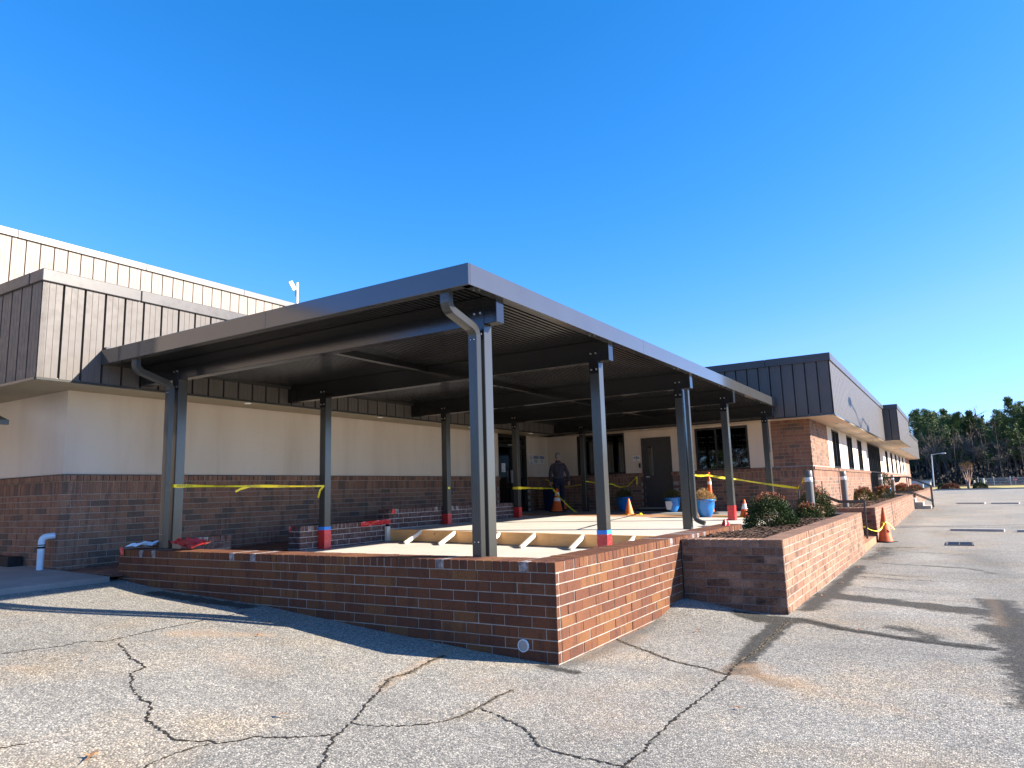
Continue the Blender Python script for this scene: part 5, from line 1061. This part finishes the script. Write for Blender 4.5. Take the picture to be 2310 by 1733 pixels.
# ------------------------------------------------------------------ trees
def pine(seed, H_, crown, cnt=95):
    r_ = random.Random(seed); t = thing('pine_tree', 'x', 'tree', (0,0,0), 0, 'trees of the woodland edge')
    q = MB(); bend = [Vector((r_.gauss(0,.12)*k, r_.gauss(0,.12)*k, H_*k/6)) for k in range(7)]; q.tube(bend, [.20,.18,.16,.13,.10,.07,.03], 7); q.build('trunk', M['bark'], t, (0,0,0))
    lb = MB(); q = MB()
    for k in range(cnt):
        f = crown+(1-crown)*r_.random()**.8*.99; z_ = H_*f; i = min(int(f*6), 5); b0 = bend[i].lerp(bend[i+1], f*6-i); a = r_.uniform(0, 6.28); ln = (2.3*(1-(f-crown)/(1-crown))**.75+.35)*r_.uniform(.45, 1.2); e = b0+Vector((math.cos(a)*ln, math.sin(a)*ln, ln*r_.uniform(.05, .5))); lb.tube([b0, b0.lerp(e, .5)+Vector((0,0,-.1)), e], [.05,.035,.012], 4, cap=False)
        for c_ in range(3):
            c = b0.lerp(e, r_.uniform(.45, 1.05))+Vector((r_.gauss(0,.2), r_.gauss(0,.2), r_.gauss(.1,.15)))
            for m_ in range(24):
                d = Vector((r_.gauss(0,1), r_.gauss(0,1), r_.gauss(.3,.7))).normalized(); p = c+Vector((d.x, d.y, d.z*.6))*r_.uniform(.08, .45); s_ = d.orthogonal().normalized()*r_.uniform(.05,.11); L_ = r_.uniform(.16,.34); q.add([p-s_, p+d*L_*.3+s_, p+d*L_], [(0,1,2)])
    for k in range(18):       # dead lower limbs
        f = r_.uniform(.12, crown); i = min(int(f*6), 5); b0 = bend[i].lerp(bend[i+1], f*6-i); a = r_.uniform(0, 6.28); ln = r_.uniform(.5, 1.8); lb.tube([b0, b0+Vector((math.cos(a)*ln, math.sin(a)*ln, ln*.3))], [.03,.01], 3, cap=False)
    lb.build('limbs', M['bark'], t, (0,0,0)); q.build('needles', M['needle'], t, (0,0,0)); return t
def bare(seed, H_):
    r_ = random.Random(seed); t = thing('bare_tree', 'x', 'tree', (0,0,0), 0, 'trees of the woodland edge'); q = MB(); q2 = MB()
    def br(p, d, L_, w_, lv):
        e = p+d*L_; (q if lv < 2 else q2).tube([p, p.lerp(e, .5)+Vector((r_.gauss(0,.04), r_.gauss(0,.04), 0))*L_, e], [max(w_,.03), max(w_*.8,.028), max(w_*.6,.024)], 5 if lv < 2 else 3, cap=False)
        if lv < 5:
            for k in range(3 if lv < 3 else 2+(r_.random() < .6)):
                nd = (d*1.1+Vector((r_.gauss(0,.5), r_.gauss(0,.5), r_.gauss(.12,.25)))).normalized(); br(p.lerp(e, r_.uniform(.55, 1)) if k else e, nd, L_*r_.uniform(.6, .85), w_*.58, lv+1)
    br(Vector((0,0,-.2)), Vector((r_.gauss(0,.05), 0, 1)).normalized(), H_*.30, .15, 0); q.build('trunk', M['palebark'], t, (0,0,0)); q2.build('branches', M['palebark'], t, (0,0,0)); return t
PV = [pine(11, 14.2, .28, 105), pine(12, 14.8, .20, 115), pine(13, 13.6, .38, 95)]; BV = [bare(21, 16), bare(23, 15), bare(25, 13.5)]
def tan_(px): return -.0292+8.2e-5*(px-640)
def elv(px, py): return .0822+(370-py)*1.1e-4-(px-930)*1e-5
spots = [('p',540,410,142),('p',640,365,140),('p',720,378,144),('p',800,405,141),('p',880,440,139),('p',930,368,143),('p',1070,400,140),('p',1150,430,146),('p',1230,375,145),('p',1390,450,143),('p',1500,560,139),('p',1600,360,146),('p',1720,222,138),('p',1830,250,142),('p',1920,300,140),('p',2050,280,143),('p',2180,320,141),('p',2330,260,144),('p',2500,300,142),
 ('b',500,325,152),('b',600,385,149),('b',980,235,155),('b',860,330,152),('b',1090,300,154),('b',1290,330,152),('b',1470,285,153),('b',1420,340,150),('b',1560,370,152),('b',1900,240,154),('b',700,520,138),('b',1010,560,137),('b',1180,540,138),('b',1310,560,136),('b',1560,600,137),('b',1440,700,136),('b',1660,560,137),('b',1880,520,137),('b',2100,300,152),('b',2400,300,152),('b',780,600,136),('b',900,650,136),
 ('p',590,470,148),('p',680,430,150),('p',760,450,149),('p',840,400,148),('p',960,430,150),('p',1030,470,148),('p',1110,440,150),('p',1270,450,149),('p',1330,520,148),('p',1450,520,149),('p',1550,450,150),('p',1640,400,148),('p',1770,360,150),('p',1870,330,149),('p',1990,340,148),('b',1100,420,145),('b',1350,400,146),('b',1500,420,147),('p',300,380,143),('p',100,400,142),('p',-150,380,144),('b',200,350,150),('b',420,380,149),('p',-400,400,143)]
import itertools
used = {'p': 0, 'b': 0}
def where(px):
    if px < 450: return 'hidden behind the right office wing'
    if px < 700: return 'just right of the end of the right wing'
    if px < 900: return 'behind and left of the slim street lamp'
    if px < 1060: return 'above the right side of the street lamp arm'
    if px < 1200: return 'behind the crape myrtle, on its left'
    if px < 1350: return 'behind the crape myrtle, on its right'
    if px < 1520: return 'above the clipped mound'
    if px < 1700: return 'behind the small white sign'
    if px < 1960: return 'at the right edge of the photo'
    return 'beyond the right edge of the photo'
spots.sort(key=lambda s_: (s_[0], s_[1])); lastw = {}
BEHIND = [('p',-34,-62,15),('p',-26,-66,14),('p',-19,-60,16),('p',-11,-64,13),('p',-3,-61,15),('p',6,-66,14),('p',15,-60,15),('p',24,-63,14),('b',-22,-57,13),('b',-7,-57,12),('b',10,-58,13)]
for kind, px, py, yy in spots:
    D = yy-CAM.y; x = CAM.x+tan_(px)*D; top = CAM.z+elv(px, py)*D; z0_ = -.35+.012*(yy-116)
    V_ = PV if kind == 'p' else BV; k = used[kind] % 3; src = V_[k]; base_h = {'p': [14.2,14.8,13.6], 'b': [15.3,14.6,12.8]}[kind][k]; sc_ = (top-z0_)/base_h; wscale = sc_*.85 if kind == 'p' else sc_
    wkey = (kind, where(px)); lastw[wkey] = lastw.get(wkey, 0)+1; num = ['', ', second', ', third', ', fourth', ', fifth', ', sixth', ', seventh', ', eighth'][min(lastw[wkey]-1, 7)]
    lab = ('dark green pine ' if kind == 'p' else 'leafless grey tree ')+where(px)+num
    if used[kind] < 3: src.location = (x, yy, z0_); src['label'] = lab; src.scale = (wscale, wscale, sc_); o = src; src.rotation_euler = (0,0,rnd.uniform(0, 6))
    else: o = dup(src, (x, yy, z0_), rnd.uniform(0, 6), lab, None, (wscale, wscale, sc_))
    used[kind] += 1
for i, (kind, x, y, h) in enumerate(BEHIND):
    src = (PV if kind == 'p' else BV)[i % 3]; k = h/14.5
    dup(src, (x, y, -1.0), i*1.3, ['leftmost','second','third','fourth','fifth','sixth','seventh','rightmost','left leafless','middle leafless','right leafless'][i]+' tree across the lot, seen only in window reflections', 'trees across the lot behind the camera', (k, k, k))
q = MB(); r_ = random.Random(3)
for _ in range(7000):
    x = r_.uniform(-60, 45); yy = r_.uniform(-72, -66); z_ = -1+r_.random()**.7*(7+math.sin(x*.4)); s_ = r_.uniform(.2, .55); a = r_.uniform(0, 3.14)
    q.add([(x-s_*math.cos(a), yy, z_), (x+s_*math.cos(a), yy+.2, z_+r_.uniform(-.2,.2)), (x+r_.gauss(0,.2), yy, z_+s_*1.5)], [(0,1,2)])
stuff(tag(q.build('woodland', M['under']), 'dim undergrowth across the lot, seen only in window reflections', 'woods'))
q = MB()
for _ in range(16000):
    x = r_.uniform(-60, 80); yy = r_.uniform(124, 134); h = abs(r_.gauss(0, 1.0))+.1; z_ = -.3+min(h*1.1, 2.6)
    s_ = r_.uniform(.12, .3); a = r_.uniform(0, 3.14); q.add([(x-s_*math.cos(a), yy-s_*math.sin(a), z_), (x+s_*math.cos(a), yy+s_*math.sin(a), z_+r_.uniform(-.1,.1)), (x+r_.gauss(0,.1), yy, z_+s_*1.6)], [(0,1,2)]) if _ % 2 else None
for _ in range(36000):
    x = r_.uniform(-70, 90); yy = r_.uniform(152, 175); z_ = r_.random()**1.5*(11+1.6*math.sin(x*.35)+1.2*math.sin(x*.9+1))
    s_ = r_.uniform(.3, .8); a = r_.uniform(0, 3.14); q.add([(x-s_*math.cos(a), yy, z_), (x+s_*math.cos(a), yy+.2, z_+r_.uniform(-.2,.2)), (x+r_.gauss(0,.2), yy, z_+s_*1.5)], [(0,1,2)])
stuff(tag(q.build('woodland', M['under']), 'dim mass of twigs and undergrowth behind the first trees', 'woods'))
q = MB()
for _ in range(260):
    x = r_.uniform(-25, 35); yy = r_.uniform(132, 150); h = r_.uniform(5, 10); l_ = r_.gauss(0, .5); q.tube([(x,yy,-.3),(x+l_*.5,yy,h*.5),(x+l_,yy,h)], [.07,.045,.015], 3, cap=False)
stuff(tag(q.build('woodland_saplings', M['bark']), 'thin grey sapling trunks among the woodland edge', 'saplings'))
for o in list(bpy.data.objects):
    if o.type == 'MESH' and o.parent is None and 'label' not in o and 'kind' not in o: struct(o)
